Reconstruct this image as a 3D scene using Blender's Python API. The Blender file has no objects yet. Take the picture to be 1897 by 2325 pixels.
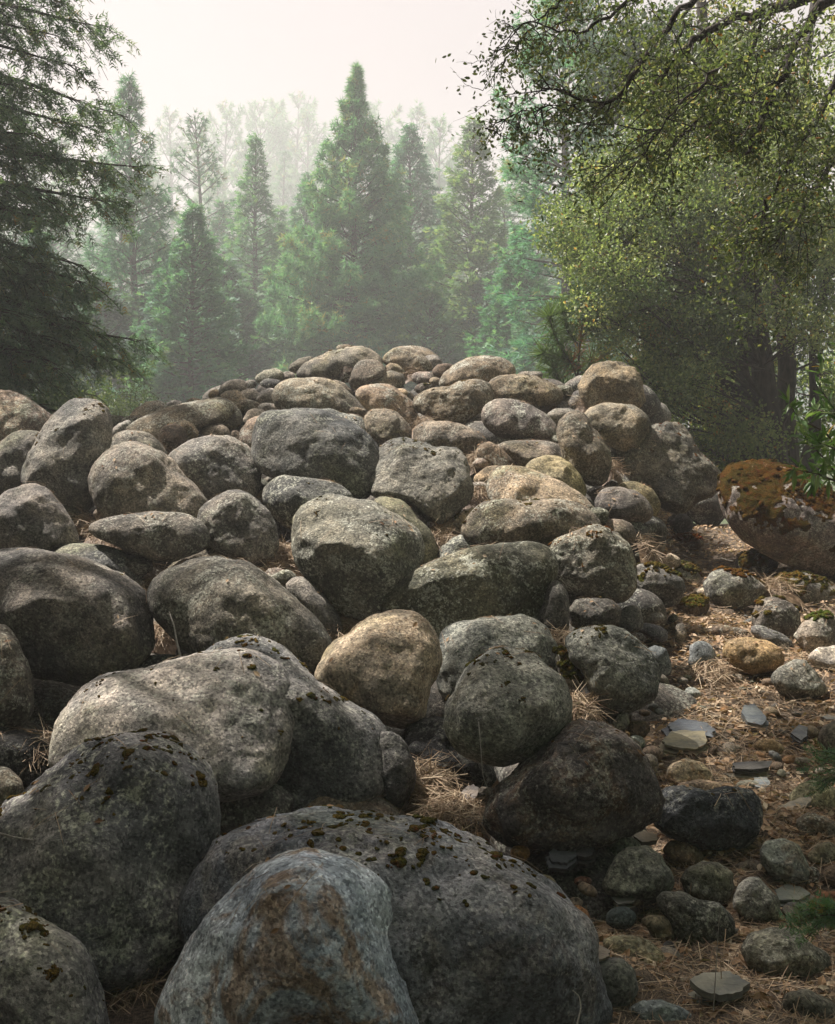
import bpy, math, random
import numpy as np
from mathutils import Vector

# ------------------------------------------------------------------ camera, sky, sun, exposure
scene = bpy.context.scene
COL = scene.collection
R = math.radians
W, H = 1897.0, 2325.0
FPX = H / 2 / math.tan(R(25))
CAM = np.array([0.0, 0.0, 1.6])
PITCH = math.atan((H / 2 - 983.0) / FPX)
cam_data = bpy.data.cameras.new('camera')
cam = bpy.data.objects.new('camera', cam_data)
COL.objects.link(cam)
cam.location = CAM
cam.rotation_euler = (math.pi / 2 - PITCH, 0, 0)
cam_data.sensor_fit = 'VERTICAL'
cam_data.angle_y = R(50)
cam_data.clip_start = 0.05
cam_data.clip_end = 3000
scene.camera = cam

SUN_EL, SUN_AZ = 60.0, -55.0      # azimuth from the view direction, negative is to the left
TO_SUN = Vector((math.sin(R(SUN_AZ)) * math.cos(R(SUN_EL)), math.cos(R(SUN_AZ)) * math.cos(R(SUN_EL)), math.sin(R(SUN_EL))))
world = bpy.data.worlds.new('World')
scene.world = world
world.use_nodes = True
wn = world.node_tree
wn.nodes.clear()
sky = wn.nodes.new('ShaderNodeTexSky')
sky.sky_type = 'NISHITA'
sky.sun_disc = False
sky.sun_elevation = R(SUN_EL)
sky.sun_rotation = R(SUN_AZ)
sky.dust_density = 10.0
sky.air_density = 1.0
sky.ozone_density = 0.5
smoke = wn.nodes.new('ShaderNodeMix')          # smoke-laden sky: the blue is mostly gone
smoke.data_type = 'RGBA'
smoke.inputs[0].default_value = 0.60
smoke.inputs[7].default_value = (6.8, 5.6, 5.4, 1)
bg = wn.nodes.new('ShaderNodeBackground')
bg.inputs[1].default_value = 0.050
wo = wn.nodes.new('ShaderNodeOutputWorld')
wn.links.new(sky.outputs[0], smoke.inputs[6])
wn.links.new(smoke.outputs[2], bg.inputs[0])
wn.links.new(bg.outputs[0], wo.inputs[0])

sun_data = bpy.data.lights.new('sun', 'SUN')
sun_data.energy = 5.0
sun_data.angle = R(0.8)
sun_data.color = (1.0, 0.925, 0.85)
sun = bpy.data.objects.new('sun', sun_data)
COL.objects.link(sun)
sun.location = (-20, 10, 30)
sun.rotation_euler = TO_SUN.to_track_quat('Z', 'Y').to_euler()

scene.view_settings.view_transform = 'Standard'
scene.view_settings.look = 'None'
scene.view_settings.exposure = 1.22
scene.view_settings.gamma = 1.0
scene.view_settings.use_curve_mapping = False
scene.cycles.max_bounces = 6
scene.cycles.diffuse_bounces = 3
scene.cycles.glossy_bounces = 2
scene.cycles.transmission_bounces = 2
scene.cycles.transparent_max_bounces = 4
scene.cycles.volume_bounces = 1
scene.cycles.use_denoising = True

# ------------------------------------------------------------------ helpers
rng = np.random.default_rng(7)
FWD = np.array([0, math.cos(PITCH), -math.sin(PITCH)])
UPV = np.array([0, math.sin(PITCH), math.cos(PITCH)])
RGT = np.array([1.0, 0, 0])

def point(px, py, t):
    """photo pixel and depth -> place in the world"""
    px = np.asarray(px, float); py = np.asarray(py, float)
    d = FWD + np.multiply.outer((px - W / 2) / FPX, RGT) - np.multiply.outer((py - H / 2) / FPX, UPV)
    return CAM + d * t

def dpoint(x, y, t):              # coordinates on a 1736 x 2128 view of the same frame
    return point(np.asarray(x, float) * W / 1736, np.asarray(y, float) * H / 2128, t)

def _hash(ix, iy, iz, s):
    h = (ix * 374761393 + iy * 668265263 + iz * 2147483647 + s * 144665) & 0xFFFFFFFF
    h = ((h ^ (h >> 13)) * 1274126177) & 0xFFFFFFFF
    h = ((h ^ (h >> 16)) * 2246822519) & 0xFFFFFFFF
    return ((h ^ (h >> 15)) & 0xFFFFFF) / 8388607.5 - 1.0

def vnoise(p, s=0):
    """smooth value noise in -1..1 for an (n,3) array"""
    p = np.asarray(p, float)
    i = np.floor(p).astype(np.int64)
    f = p - i
    u = f * f * f * (f * (f * 6 - 15) + 10)
    out = 0
    for dx in (0, 1):
        wx = u[:, 0] if dx else 1 - u[:, 0]
        for dy in (0, 1):
            wy = u[:, 1] if dy else 1 - u[:, 1]
            for dz in (0, 1):
                wz = u[:, 2] if dz else 1 - u[:, 2]
                out = out + wx * wy * wz * _hash(i[:, 0] + dx, i[:, 1] + dy, i[:, 2] + dz, s)
    return out

ROT = np.array([[0.36, 0.48, -0.8], [-0.8, 0.6, 0.0], [0.48, 0.64, 0.6]])

def fnoise(p, octaves=4, s=0, gain=0.5):
    a, t, out = 1.0, 0.0, 0
    q = np.asarray(p, float)
    for k in range(octaves):
        out = out + a * vnoise(q, s + k * 17)
        t += a; a *= gain
        q = q @ ROT.T * 2.03 + 5.3
    return out / t * 1.6

def mesh_np(name, verts, faces, mat=None, smooth=True, tone=None):
    """faces: (n,3) or (n,4) array; tone: one value per face"""
    verts = np.ascontiguousarray(verts, dtype=np.float32)
    faces = np.ascontiguousarray(faces, dtype=np.int32)
    me = bpy.data.meshes.new(name)
    nf, k = faces.shape
    me.vertices.add(len(verts)); me.vertices.foreach_set('co', verts.ravel())
    me.loops.add(nf * k); me.loops.foreach_set('vertex_index', faces.ravel())
    me.polygons.add(nf)
    me.polygons.foreach_set('loop_start', np.arange(0, nf * k, k, dtype=np.int32))
    me.polygons.foreach_set('use_smooth', np.full(nf, smooth, dtype=bool))
    if tone is not None:
        at = me.attributes.new('tone', 'FLOAT', 'FACE')
        at.data.foreach_set('value', np.ascontiguousarray(tone, dtype=np.float32))
    me.update(calc_edges=True)
    if mat: me.materials.append(mat)
    return me

def obj(name, me, parent=None, loc=None):
    o = bpy.data.objects.new(name, me)
    COL.objects.link(o)
    if parent is not None: o.parent = parent
    if loc is not None: o.location = loc
    return o

def tag(o, label=None, cat=None, group=None, kind=None):
    if label: o['label'] = label
    if cat: o['category'] = cat
    if group: o['group'] = group
    if kind: o['kind'] = kind
    return o

class Tubes:
    def __init__(s): s.v = []; s.f = []; s.n = 0
    def add(s, pts, radii, sides=6):
        pts = np.asarray(pts, float); m = len(pts)
        radii = np.broadcast_to(np.asarray(radii, float), (m,))
        tan = np.gradient(pts, axis=0)
        tan /= np.linalg.norm(tan, axis=1)[:, None] + 1e-9
        ref = np.array([0.31, 0.87, 0.38])
        a = np.cross(tan, ref); a /= np.linalg.norm(a, axis=1)[:, None] + 1e-9
        b = np.cross(tan, a)
        th = np.arange(sides) * 2 * math.pi / sides
        ring = pts[:, None, :] + radii[:, None, None] * (np.cos(th)[None, :, None] * a[:, None, :] + np.sin(th)[None, :, None] * b[:, None, :])
        s.v.append(ring.reshape(-1, 3))
        i = np.arange(m - 1)[:, None] * sides + np.arange(sides)[None, :]
        j = np.arange(m - 1)[:, None] * sides + (np.arange(sides)[None, :] + 1) % sides
        f = np.stack([i, j, j + sides, i + sides], -1).reshape(-1, 4) + s.n
        s.f.append(f); s.n += m * sides
    def mesh(s, name, mat):
        return mesh_np(name, np.concatenate(s.v), np.concatenate(s.f), mat)

def rand_dirs(n, r=rng):
    v = r.normal(size=(n, 3)); return v / np.linalg.norm(v, axis=1)[:, None]

def frames(fwd, up_hint, roll=None, r=rng):
    """orthonormal frames (n,3,3): columns x (side), y (forward), z (up)"""
    y = fwd / (np.linalg.norm(fwd, axis=1)[:, None] + 1e-9)
    x = np.cross(y, up_hint); nrm = np.linalg.norm(x, axis=1)
    bad = nrm < 1e-4
    x[bad] = [1, 0, 0]; nrm[bad] = 1
    x /= nrm[:, None]
    z = np.cross(x, y)
    if roll is not None:
        c, s_ = np.cos(roll)[:, None], np.sin(roll)[:, None]
        x, z = c * x + s_ * z, -s_ * x + c * z
    return np.stack([x, y, z], -1)

def scatter(tv, tf, pos, fr, scale, tone, per_face_jit=0.0, r=rng):
    """copies of a small template (tv,tf) at pos with frames fr"""
    n = len(pos); k = len(tv)
    v = np.einsum('nij,kj->nki', fr, tv) * np.reshape(scale, (-1, 1, 1)) + pos[:, None, :]
    f = tf[None] + (np.arange(n) * k)[:, None, None]
    tn = np.repeat(tone, len(tf))
    if per_face_jit: tn = np.clip(tn + r.normal(0, per_face_jit, len(tn)), 0, 1)
    return v.reshape(-1, 3), f.reshape(-1, tf.shape[1]), tn

# ------------------------------------------------------------------ materials
class NT:
    def __init__(s, name):
        s.m = bpy.data.materials.new(name); s.m.use_nodes = True
        s.t = s.m.node_tree; s.t.nodes.clear()
        s.out = s.t.nodes.new('ShaderNodeOutputMaterial')
    def n(s, typ, **kw):
        nd = s.t.nodes.new('ShaderNode' + typ)
        for k, v in kw.items():
            if k.startswith('i_'): nd.inputs[int(k[2:])].default_value = v
            else: setattr(nd, k, v)
        return nd
    def l(s, a, b): s.t.links.new(a, b)
    def noise(s, vec, scale, detail=4, rough=0.6, dist=0.0):
        nd = s.n('TexNoise'); nd.inputs['Scale'].default_value = scale; nd.inputs['Detail'].default_value = detail
        nd.inputs['Roughness'].default_value = rough; nd.inputs['Distortion'].default_value = dist
        s.l(vec, nd.inputs['Vector']); return nd.outputs[0]
    def ramp(s, fac, lo, hi, a=0.0, b=1.0):
        nd = s.n('MapRange'); nd.interpolation_type = 'SMOOTHSTEP'
        for k, v in ((1, lo), (2, hi), (3, a), (4, b)): nd.inputs[k].default_value = v
        s.l(fac, nd.inputs[0]); return nd.outputs[0]
    def mix(s, fac, a, b, mode='MIX'):
        nd = s.n('Mix', data_type='RGBA', blend_type=mode)
        for sock, v in ((nd.inputs[0], fac), (nd.inputs[6], a), (nd.inputs[7], b)):
            if hasattr(v, 'links') or hasattr(v, 'is_linked'): s.l(v, sock)
            elif isinstance(v, (int, float)): sock.default_value = v
            else: sock.default_value = (*v, 1)
        return nd.outputs[2]
    def math(s, op, a, b=None):
        nd = s.n('Math', operation=op)
        for i, v in enumerate((a, b)):
            if v is None: continue
            if isinstance(v, (int, float)): nd.inputs[i].default_value = v
            else: s.l(v, nd.inputs[i])
        return nd.outputs[0]

def rock_coords(t):
    tc = t.n('TexCoord'); oi = t.n('ObjectInfo')
    mul = t.n('VectorMath', operation='SCALE'); mul.inputs[0].default_value = (37.0, 91.0, 53.0)
    t.l(oi.outputs['Random'], mul.inputs['Scale'])
    add = t.n('VectorMath', operation='ADD')
    t.l(tc.outputs['Object'], add.inputs[0]); t.l(mul.outputs[0], add.inputs[1])
    return add.outputs[0], oi

def granite(name, lichen=0.55, dark=0.5, grain=1.0, bump=1.0):
    t = NT(name)
    v, oi = rock_coords(t)
    tint = oi.outputs['Color']; stain = oi.outputs['Alpha']
    big = t.noise(v, 2.3, 5, 0.55, 0.3)
    mid = t.noise(v, 9, 7, 0.65, 0.4)
    fine = t.noise(v, 55, 6, 0.75)
    gr = t.noise(v, 210, 2, 0.6)
    c = t.mix(t.ramp(big, 0.35, 0.68), t.mix(1.0, tint, (0.62, 0.63, 0.66), 'MULTIPLY'), t.mix(1.0, tint, (1.25, 1.18, 1.10), 'MULTIPLY'))
    c = t.mix(t.ramp(mid, 0.40, 0.66), t.mix(1.0, c, (0.62, 0.64, 0.64), 'MULTIPLY'), t.mix(1.0, c, (1.22, 1.2, 1.18), 'MULTIPLY'))
    # rust stains where the boulder carries them
    st = t.math('MULTIPLY', t.ramp(t.noise(v, 5.5, 8, 0.68, 0.8), 0.48, 0.60), stain)
    c = t.mix(st, c, (0.24, 0.13, 0.05))
    # pale crust lichen, broken by fine noise
    lm = t.math('ADD', t.math('MULTIPLY', t.noise(v, 5.5, 8, 0.7, 0.5), 0.52), t.math('MULTIPLY', fine, 0.48))
    c = t.mix(t.math('MULTIPLY', t.ramp(lm, 0.52, 0.565), t.ramp(oi.outputs['Random'], 0.0, 1.0, .45 * lichen, min(1.0, 1.5 * lichen))), c, (0.40, 0.41, 0.35))
    # black crusts
    dm = t.math('ADD', t.math('MULTIPLY', t.noise(v, 3.4, 8, 0.72, 0.6), 0.6), t.math('MULTIPLY', t.noise(v, 38, 5, 0.7), 0.4))
    c = t.mix(t.math('MULTIPLY', t.ramp(dm, 0.53, 0.585), t.ramp(oi.outputs['Random'], 0.0, 1.0, min(1.0, 1.4 * dark), .35 * dark)), c, (0.045, 0.046, 0.042))
    # mineral grain
    g2 = t.n('TexVoronoi'); g2.inputs['Scale'].default_value = 130 * grain; t.l(v, g2.inputs['Vector'])
    sep = t.n('SeparateColor'); t.l(g2.outputs['Color'], sep.inputs[0])
    c = t.mix(t.ramp(sep.outputs[0], 0.70, 0.74, 0, 0.75), c, t.mix(1.0, c, (0.40, 0.40, 0.42), 'MULTIPLY'))
    c = t.mix(t.ramp(sep.outputs[1], 0.78, 0.82, 0, 0.7), c, t.mix(1.0, c, (1.75, 1.72, 1.68), 'MULTIPLY'))
    c = t.mix(1.0, c, t.mix(t.ramp(fine, 0.3, 0.7), (0.62, 0.62, 0.63), (1.30, 1.28, 1.26)), 'MULTIPLY')
    # olive algae film
    al = t.ramp(t.noise(v, 1.7, 6, 0.6, 0.4), 0.52, 0.70, 0, 0.45)
    c = t.mix(al, c, t.mix(1.0, c, (0.78, 0.86, 0.50), 'MULTIPLY'))
    b = t.n('BsdfPrincipled'); b.inputs['Roughness'].default_value = 0.88; b.inputs['Specular IOR Level'].default_value = 0.25
    t.l(c, b.inputs['Base Color'])
    pits = t.n('TexVoronoi'); pits.inputs['Scale'].default_value = 48; t.l(v, pits.inputs['Vector'])
    h = t.math('ADD', t.math('MULTIPLY', fine, 0.9), t.math('MULTIPLY', gr, 0.35))
    h = t.math('ADD', h, t.math('MULTIPLY', mid, 1.6))
    h = t.math('ADD', h, t.ramp(pits.outputs['Distance'], 0.10, 0.35, 0, 0.25))
    bp = t.n('Bump'); bp.inputs['Strength'].default_value = 0.85 * bump; bp.inputs['Distance'].default_value = 0.012
    t.l(h, bp.inputs['Height']); t.l(bp.outputs[0], b.inputs['Normal'])
    t.l(b.outputs[0], t.out.inputs[0])
    return t.m

def slate_mat():
    t = NT('slate'); v, oi = rock_coords(t)
    mp = t.n('Mapping'); mp.inputs['Scale'].default_value = (1, 1, 6); t.l(v, mp.inputs[0])
    n1 = t.noise(mp.outputs[0], 9, 6, 0.6); n2 = t.noise(v, 60, 4, 0.6)
    tint = oi.outputs['Color']
    c = t.mix(t.ramp(n1, 0.35, 0.65), t.mix(1.0, tint, (0.6, 0.62, 0.66), 'MULTIPLY'), t.mix(1.0, tint, (1.25, 1.18, 1.05), 'MULTIPLY'))
    c = t.mix(1.0, c, t.mix(n2, (0.75, 0.75, 0.75), (1.2, 1.2, 1.2)), 'MULTIPLY')
    b = t.n('BsdfPrincipled'); b.inputs['Roughness'].default_value = 0.62; t.l(c, b.inputs['Base Color'])
    bp = t.n('Bump'); bp.inputs['Strength'].default_value = 0.8; bp.inputs['Distance'].default_value = 0.008
    t.l(t.math('ADD', n1, t.math('MULTIPLY', n2, 0.4)), bp.inputs['Height']); t.l(bp.outputs[0], b.inputs['Normal'])
    t.l(b.outputs[0], t.out.inputs[0]); return t.m

def moss_mat():
    t = NT('moss'); tc = t.n('TexCoord'); v = tc.outputs['Object']; oi = t.n('ObjectInfo')
    n1 = t.noise(v, 7, 5, 0.6); n2 = t.noise(v, 120, 4, 0.7); n3 = t.noise(v, 30, 4, 0.6)
    c = t.mix(t.ramp(n1, 0.4, 0.62), (0.060, 0.062, 0.014), (0.12, 0.080, 0.018))
    c = t.mix(t.ramp(n3, 0.5, 0.7), c, (0.10, 0.035, 0.012))
    c = t.mix(1.0, c, t.mix(t.ramp(n2, 0.3, 0.7), (0.35, 0.35, 0.35), (1.5, 1.5, 1.4)), 'MULTIPLY')
    c = t.mix(1.0, c, oi.outputs['Color'], 'MULTIPLY')
    b = t.n('BsdfPrincipled'); b.inputs['Roughness'].default_value = 1.0; b.inputs['Specular IOR Level'].default_value = 0.05
    t.l(c, b.inputs['Base Color'])
    bp = t.n('Bump'); bp.inputs['Strength'].default_value = 1.0; bp.inputs['Distance'].default_value = 0.015
    t.l(t.math('ADD', n2, n3), bp.inputs['Height']); t.l(bp.outputs[0], b.inputs['Normal'])
    t.l(b.outputs[0], t.out.inputs[0]); return t.m

def bark_mat(name, a, b_):
    t = NT(name); tc = t.n('TexCoord'); mp = t.n('Mapping'); mp.inputs['Scale'].default_value = (1, 1, 0.25)
    t.l(tc.outputs['Object'], mp.inputs[0])
    n1 = t.noise(mp.outputs[0], 24, 6, 0.65)
    b = t.n('BsdfPrincipled'); b.inputs['Roughness'].default_value = 0.95
    t.l(t.mix(t.ramp(n1, 0.35, 0.65), a, b_), b.inputs['Base Color'])
    bp = t.n('Bump'); bp.inputs['Distance'].default_value = 0.03; t.l(n1, bp.inputs['Height']); t.l(bp.outputs[0], b.inputs['Normal'])
    t.l(b.outputs[0], t.out.inputs[0]); return t.m

def leaf_mat(name, stops, trans=0.35, tcol=(1.25, 1.3, 0.6), rough=0.6, spec=0.3):
    """stops: colours over the tone attribute 0..1 (each leaf has its own tone)"""
    t = NT(name); at = t.n('Attribute', attribute_name='tone')
    oi = t.n('ObjectInfo')
    cr = t.n('ValToRGB'); t.l(at.outputs['Fac'], cr.inputs[0])
    e = cr.color_ramp.elements
    while len(e) < len(stops): e.new(0.5)
    for i, (p, c) in enumerate(stops): e[i].position = p; e[i].color = (*c, 1)
    c = t.mix(1.0, cr.outputs[0], oi.outputs['Color'], 'MULTIPLY')
    b = t.n('BsdfPrincipled'); b.inputs['Roughness'].default_value = rough; b.inputs['Specular IOR Level'].default_value = spec
    t.l(c, b.inputs['Base Color'])
    if trans:
        tr = t.n('BsdfTranslucent'); t.l(t.mix(1.0, c, tcol, 'MULTIPLY'), tr.inputs[0])
        mx = t.n('MixShader'); mx.inputs[0].default_value = trans
        t.l(b.outputs[0], mx.inputs[1]); t.l(tr.outputs[0], mx.inputs[2]); t.l(mx.outputs[0], t.out.inputs[0])
    else: t.l(b.outputs[0], t.out.inputs[0])
    return t.m

M_GRAN = granite('lichened_granite')
M_SMOOTH = granite('smooth_river_stone', lichen=0.15, dark=0.18, bump=0.55)
M_DARK = granite('crusted_granite', lichen=0.35, dark=0.95, bump=1.4)
M_SLATE = slate_mat()
M_MOSS = moss_mat()
M_BARK = bark_mat('dark_bark', (0.018, 0.014, 0.011), (0.075, 0.060, 0.048))
M_PBARK = bark_mat('conifer_bark', (0.035, 0.028, 0.024), (0.12, 0.095, 0.078))
M_STICK = bark_mat('bleached_wood', (0.22, 0.20, 0.17), (0.45, 0.42, 0.38))
# ------------------------------------------------------------------ ground
PD = [0, 2.2, 2.8, 3.3, 4.0, 5.0, 5.9, 7.4, 8.8, 10.0, 11.2, 12.4, 16, 30]
PL = [0, 0.02, 0.05, 0.10, 0.22, 0.42, 0.60, 1.10, 1.50, 1.86, 2.22, 2.05, -1.0, -1.5]
QD = [0, 3.5, 9.5, 10.5, 14, 18, 30]
QR = [0, 0, 0.66, 0.70, 0.3, -0.6, -1.5]

def ground_z(x, y, deep=False):
    x = np.asarray(x, float); y = np.asarray(y, float)
    L = np.interp(y, PD, PL)
    # the pile sinks a little towards the left of the crest
    left = np.clip((-x - 0.12 * y) / (0.10 * y + 0.8), 0, 1)
    L = L - np.clip(y - 9.0, 0, 3) * 0.24 * left * left * (3 - 2 * left)
    Rr = np.interp(y, QD, QR)
    xe = 0.50 + (y - 3) * 0.215
    w = np.clip((x - xe + 0.2) / (0.45 + 0.03 * y), 0, 1); w = w * w * (3 - 2 * w)
    if deep: L = L - 0.42 * np.clip((y - 3.2) / 0.8, 0, 1) * np.clip((12.6 - y) / 1.0, 0, 1)
    return L * (1 - w) + Rr * w

def build_ground():
    xs = np.concatenate([-np.geomspace(500, 7, 26), np.linspace(-6.5, 7, 200), np.geomspace(7.6, 500, 26)])
    ys = np.concatenate([np.linspace(-30, 0, 8), np.linspace(0.4, 13, 220), np.geomspace(13.5, 1500, 50)])
    X, Y = np.meshgrid(xs, ys)
    Z = ground_z(X, Y, True)
    P = np.stack([X, Y, Z * 0], -1).reshape(-1, 3)
    near = np.exp(-np.hypot(X, Y - 6) / 12).ravel()
    Zf = Z.ravel() + near * (0.05 * fnoise(P * 1.7, 3, 3) + 0.016 * fnoise(P * 11, 3, 9)) + (1 - near) * 0.25 * fnoise(P * 0.12, 3, 5)
    P[:, 2] = Zf
    ny, nx = X.shape
    i = (np.arange(ny - 1)[:, None] * nx + np.arange(nx - 1)[None]).ravel()
    F = np.stack([i, i + 1, i + 1 + nx, i + nx], -1)
    t = NT('needle_litter_soil'); tc = t.n('TexCoord'); v = tc.outputs['Object']
    mp = t.n('Mapping'); mp.inputs['Scale'].default_value = (1, 3.5, 1); mp.inputs['Rotation'].default_value = (0, 0, 0.7); t.l(v, mp.inputs[0])
    mp2 = t.n('Mapping'); mp2.inputs['Scale'].default_value = (4, 1, 1); mp2.inputs['Rotation'].default_value = (0, 0, -0.4); t.l(v, mp2.inputs[0])
    a = t.noise(mp.outputs[0], 60, 4, 0.7); b = t.noise(mp2.outputs[0], 55, 4, 0.7); big = t.noise(v, 3, 5, 0.6)
    s = t.math('MULTIPLY', t.math('ADD', a, b), 0.5)
    c = t.mix(t.ramp(s, 0.38, 0.62), (0.034, 0.027, 0.020), (0.20, 0.15, 0.105))
    c = t.mix(t.ramp(big, 0.45, 0.7, 0, 0.5), c, (0.075, 0.055, 0.037))
    sp = t.n('SeparateXYZ'); t.l(v, sp.inputs[0])
    grass = t.mix(t.noise(v, 6, 5, 0.7), (0.03, 0.05, 0.02), (0.10, 0.13, 0.05))
    c = t.mix(t.ramp(sp.outputs[1], 11.5, 14), c, grass)
    bs = t.n('BsdfPrincipled'); bs.inputs['Roughness'].default_value = 0.95; t.l(c, bs.inputs['Base Color'])
    bp = t.n('Bump'); bp.inputs['Distance'].default_value = 0.02; t.l(s, bp.inputs['Height']); t.l(bp.outputs[0], bs.inputs['Normal'])
    t.l(bs.outputs[0], t.out.inputs[0])
    o = obj('ground', mesh_np('ground', P, F, t.m)); tag(o, kind='structure')
build_ground()

# ------------------------------------------------------------------ stones
TILE = {'A': (0, 760, .40323), 'B': (600, 760, .40323), 'C': (1197, 760, .40323), 'D': (0, 1400, .51843),
        'E': (500, 1350, .46083), 'F': (1100, 1250, .45910), 'G': (1097, 1725, .46083)}
_cs = {}
def cube_sphere(n):
    if n in _cs: return _cs[n]
    g = np.tan(np.linspace(-1, 1, n + 1) * math.pi / 4)
    A, B = np.meshgrid(g, g, indexing='ij'); O = np.ones_like(A)
    vs, fs = [], []
    idx = (np.arange(n)[:, None] * (n + 1) + np.arange(n)[None]).ravel()
    q = np.stack([idx, idx + n + 1, idx + n + 2, idx + 1], -1)
    for k, (f) in enumerate([(O, A, B), (-O, B, A), (B, O, A), (A, -O, B), (A, B, O), (B, A, -O)]):
        vs.append(np.stack(f, -1).reshape(-1, 3)); fs.append(q + k * (n + 1) ** 2)
    V = np.concatenate(vs); Fq = np.concatenate(fs)
    key = np.round(V * 1e6).astype(np.int64)
    _, first, inv = np.unique(key, axis=0, return_index=True, return_inverse=True)
    V = V[first]; Fq = inv.reshape(-1)[Fq]
    V /= np.linalg.norm(V, axis=1)[:, None]
    _cs[n] = (V, Fq); return _cs[n]

def outline(tile, spec):
    ox, oy, s = TILE[tile]
    if isinstance(spec, str):
        p = np.array([[float(c) for c in w.split(',')] for w in spec.split()])
    else:
        cx, cy, rx, ry = spec[:4]; a = R(spec[4]) if len(spec) > 4 else 0
        th = np.linspace(0, 2 * math.pi, 14, endpoint=False)
        rr = 1 + rng.uniform(-.07, .07, 14)
        u, v = rx * np.cos(th) * rr, ry * np.sin(th) * rr
        p = np.stack([cx + u * math.cos(a) - v * math.sin(a), cy + u * math.sin(a) + v * math.cos(a)], -1)
    return p * s + [ox, oy]

def polar(poly, c, n=360):
    th = (np.arange(n) + 0.5) * 2 * math.pi / n - math.pi
    d = np.stack([np.cos(th), np.sin(th)], -1)
    rr = np.zeros(n)
    a = poly - c; b = np.roll(a, -1, 0); e = b - a
    for k in range(len(a)):
        den = d[:, 0] * e[k, 1] - d[:, 1] * e[k, 0]
        den = np.where(abs(den) < 1e-9, 1e-9, den)
        t = (a[k, 0] * e[k, 1] - a[k, 1] * e[k, 0]) / den
        u = (a[k, 0] * d[:, 1] - a[k, 1] * d[:, 0]) / den
        ok = (u >= -1e-6) & (u <= 1 + 1e-6) & (t > 0)
        rr = np.where(ok, np.maximum(rr, t), rr)
    bad = rr == 0
    if bad.any(): rr[bad] = rr[~bad].mean()
    k = np.exp(-0.5 * (np.arange(-14, 15) / 5.0) ** 2); k /= k.sum()
    return np.convolve(np.concatenate([rr[-14:], rr, rr[:14]]), k, 'valid')

GREY = (0.265, 0.245, 0.21); DGREY = (0.16, 0.152, 0.14); PINK = (0.39, 0.32, 0.265); TAN = (0.35, 0.285, 0.20)
BLUE = (0.19, 0.205, 0.205); GREEN = (0.20, 0.205, 0.155); BROWN = (0.17, 0.125, 0.09); PALE = (0.42, 0.375, 0.31)
ORANGE = (0.34, 0.19, 0.085); SLATEB = (0.13, 0.145, 0.16); SLATET = (0.24, 0.22, 0.16)
STONES = []; CAUGHT = []
def solve_depth(cx, cy, hv, k):
    d = FWD + RGT * (cx - W / 2) / FPX - UPV * (cy - H / 2) / FPX
    ts = np.linspace(1.6, 13, 1200)
    P = CAM + d[None] * ts[:, None]
    gap = P[:, 2] - ground_z(P[:, 0], P[:, 1]) - k * hv / FPX * ts
    w = np.where(gap <= 0)[0]
    return ts[w[0]] if len(w) else ts[np.argmin(gap)]

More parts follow.
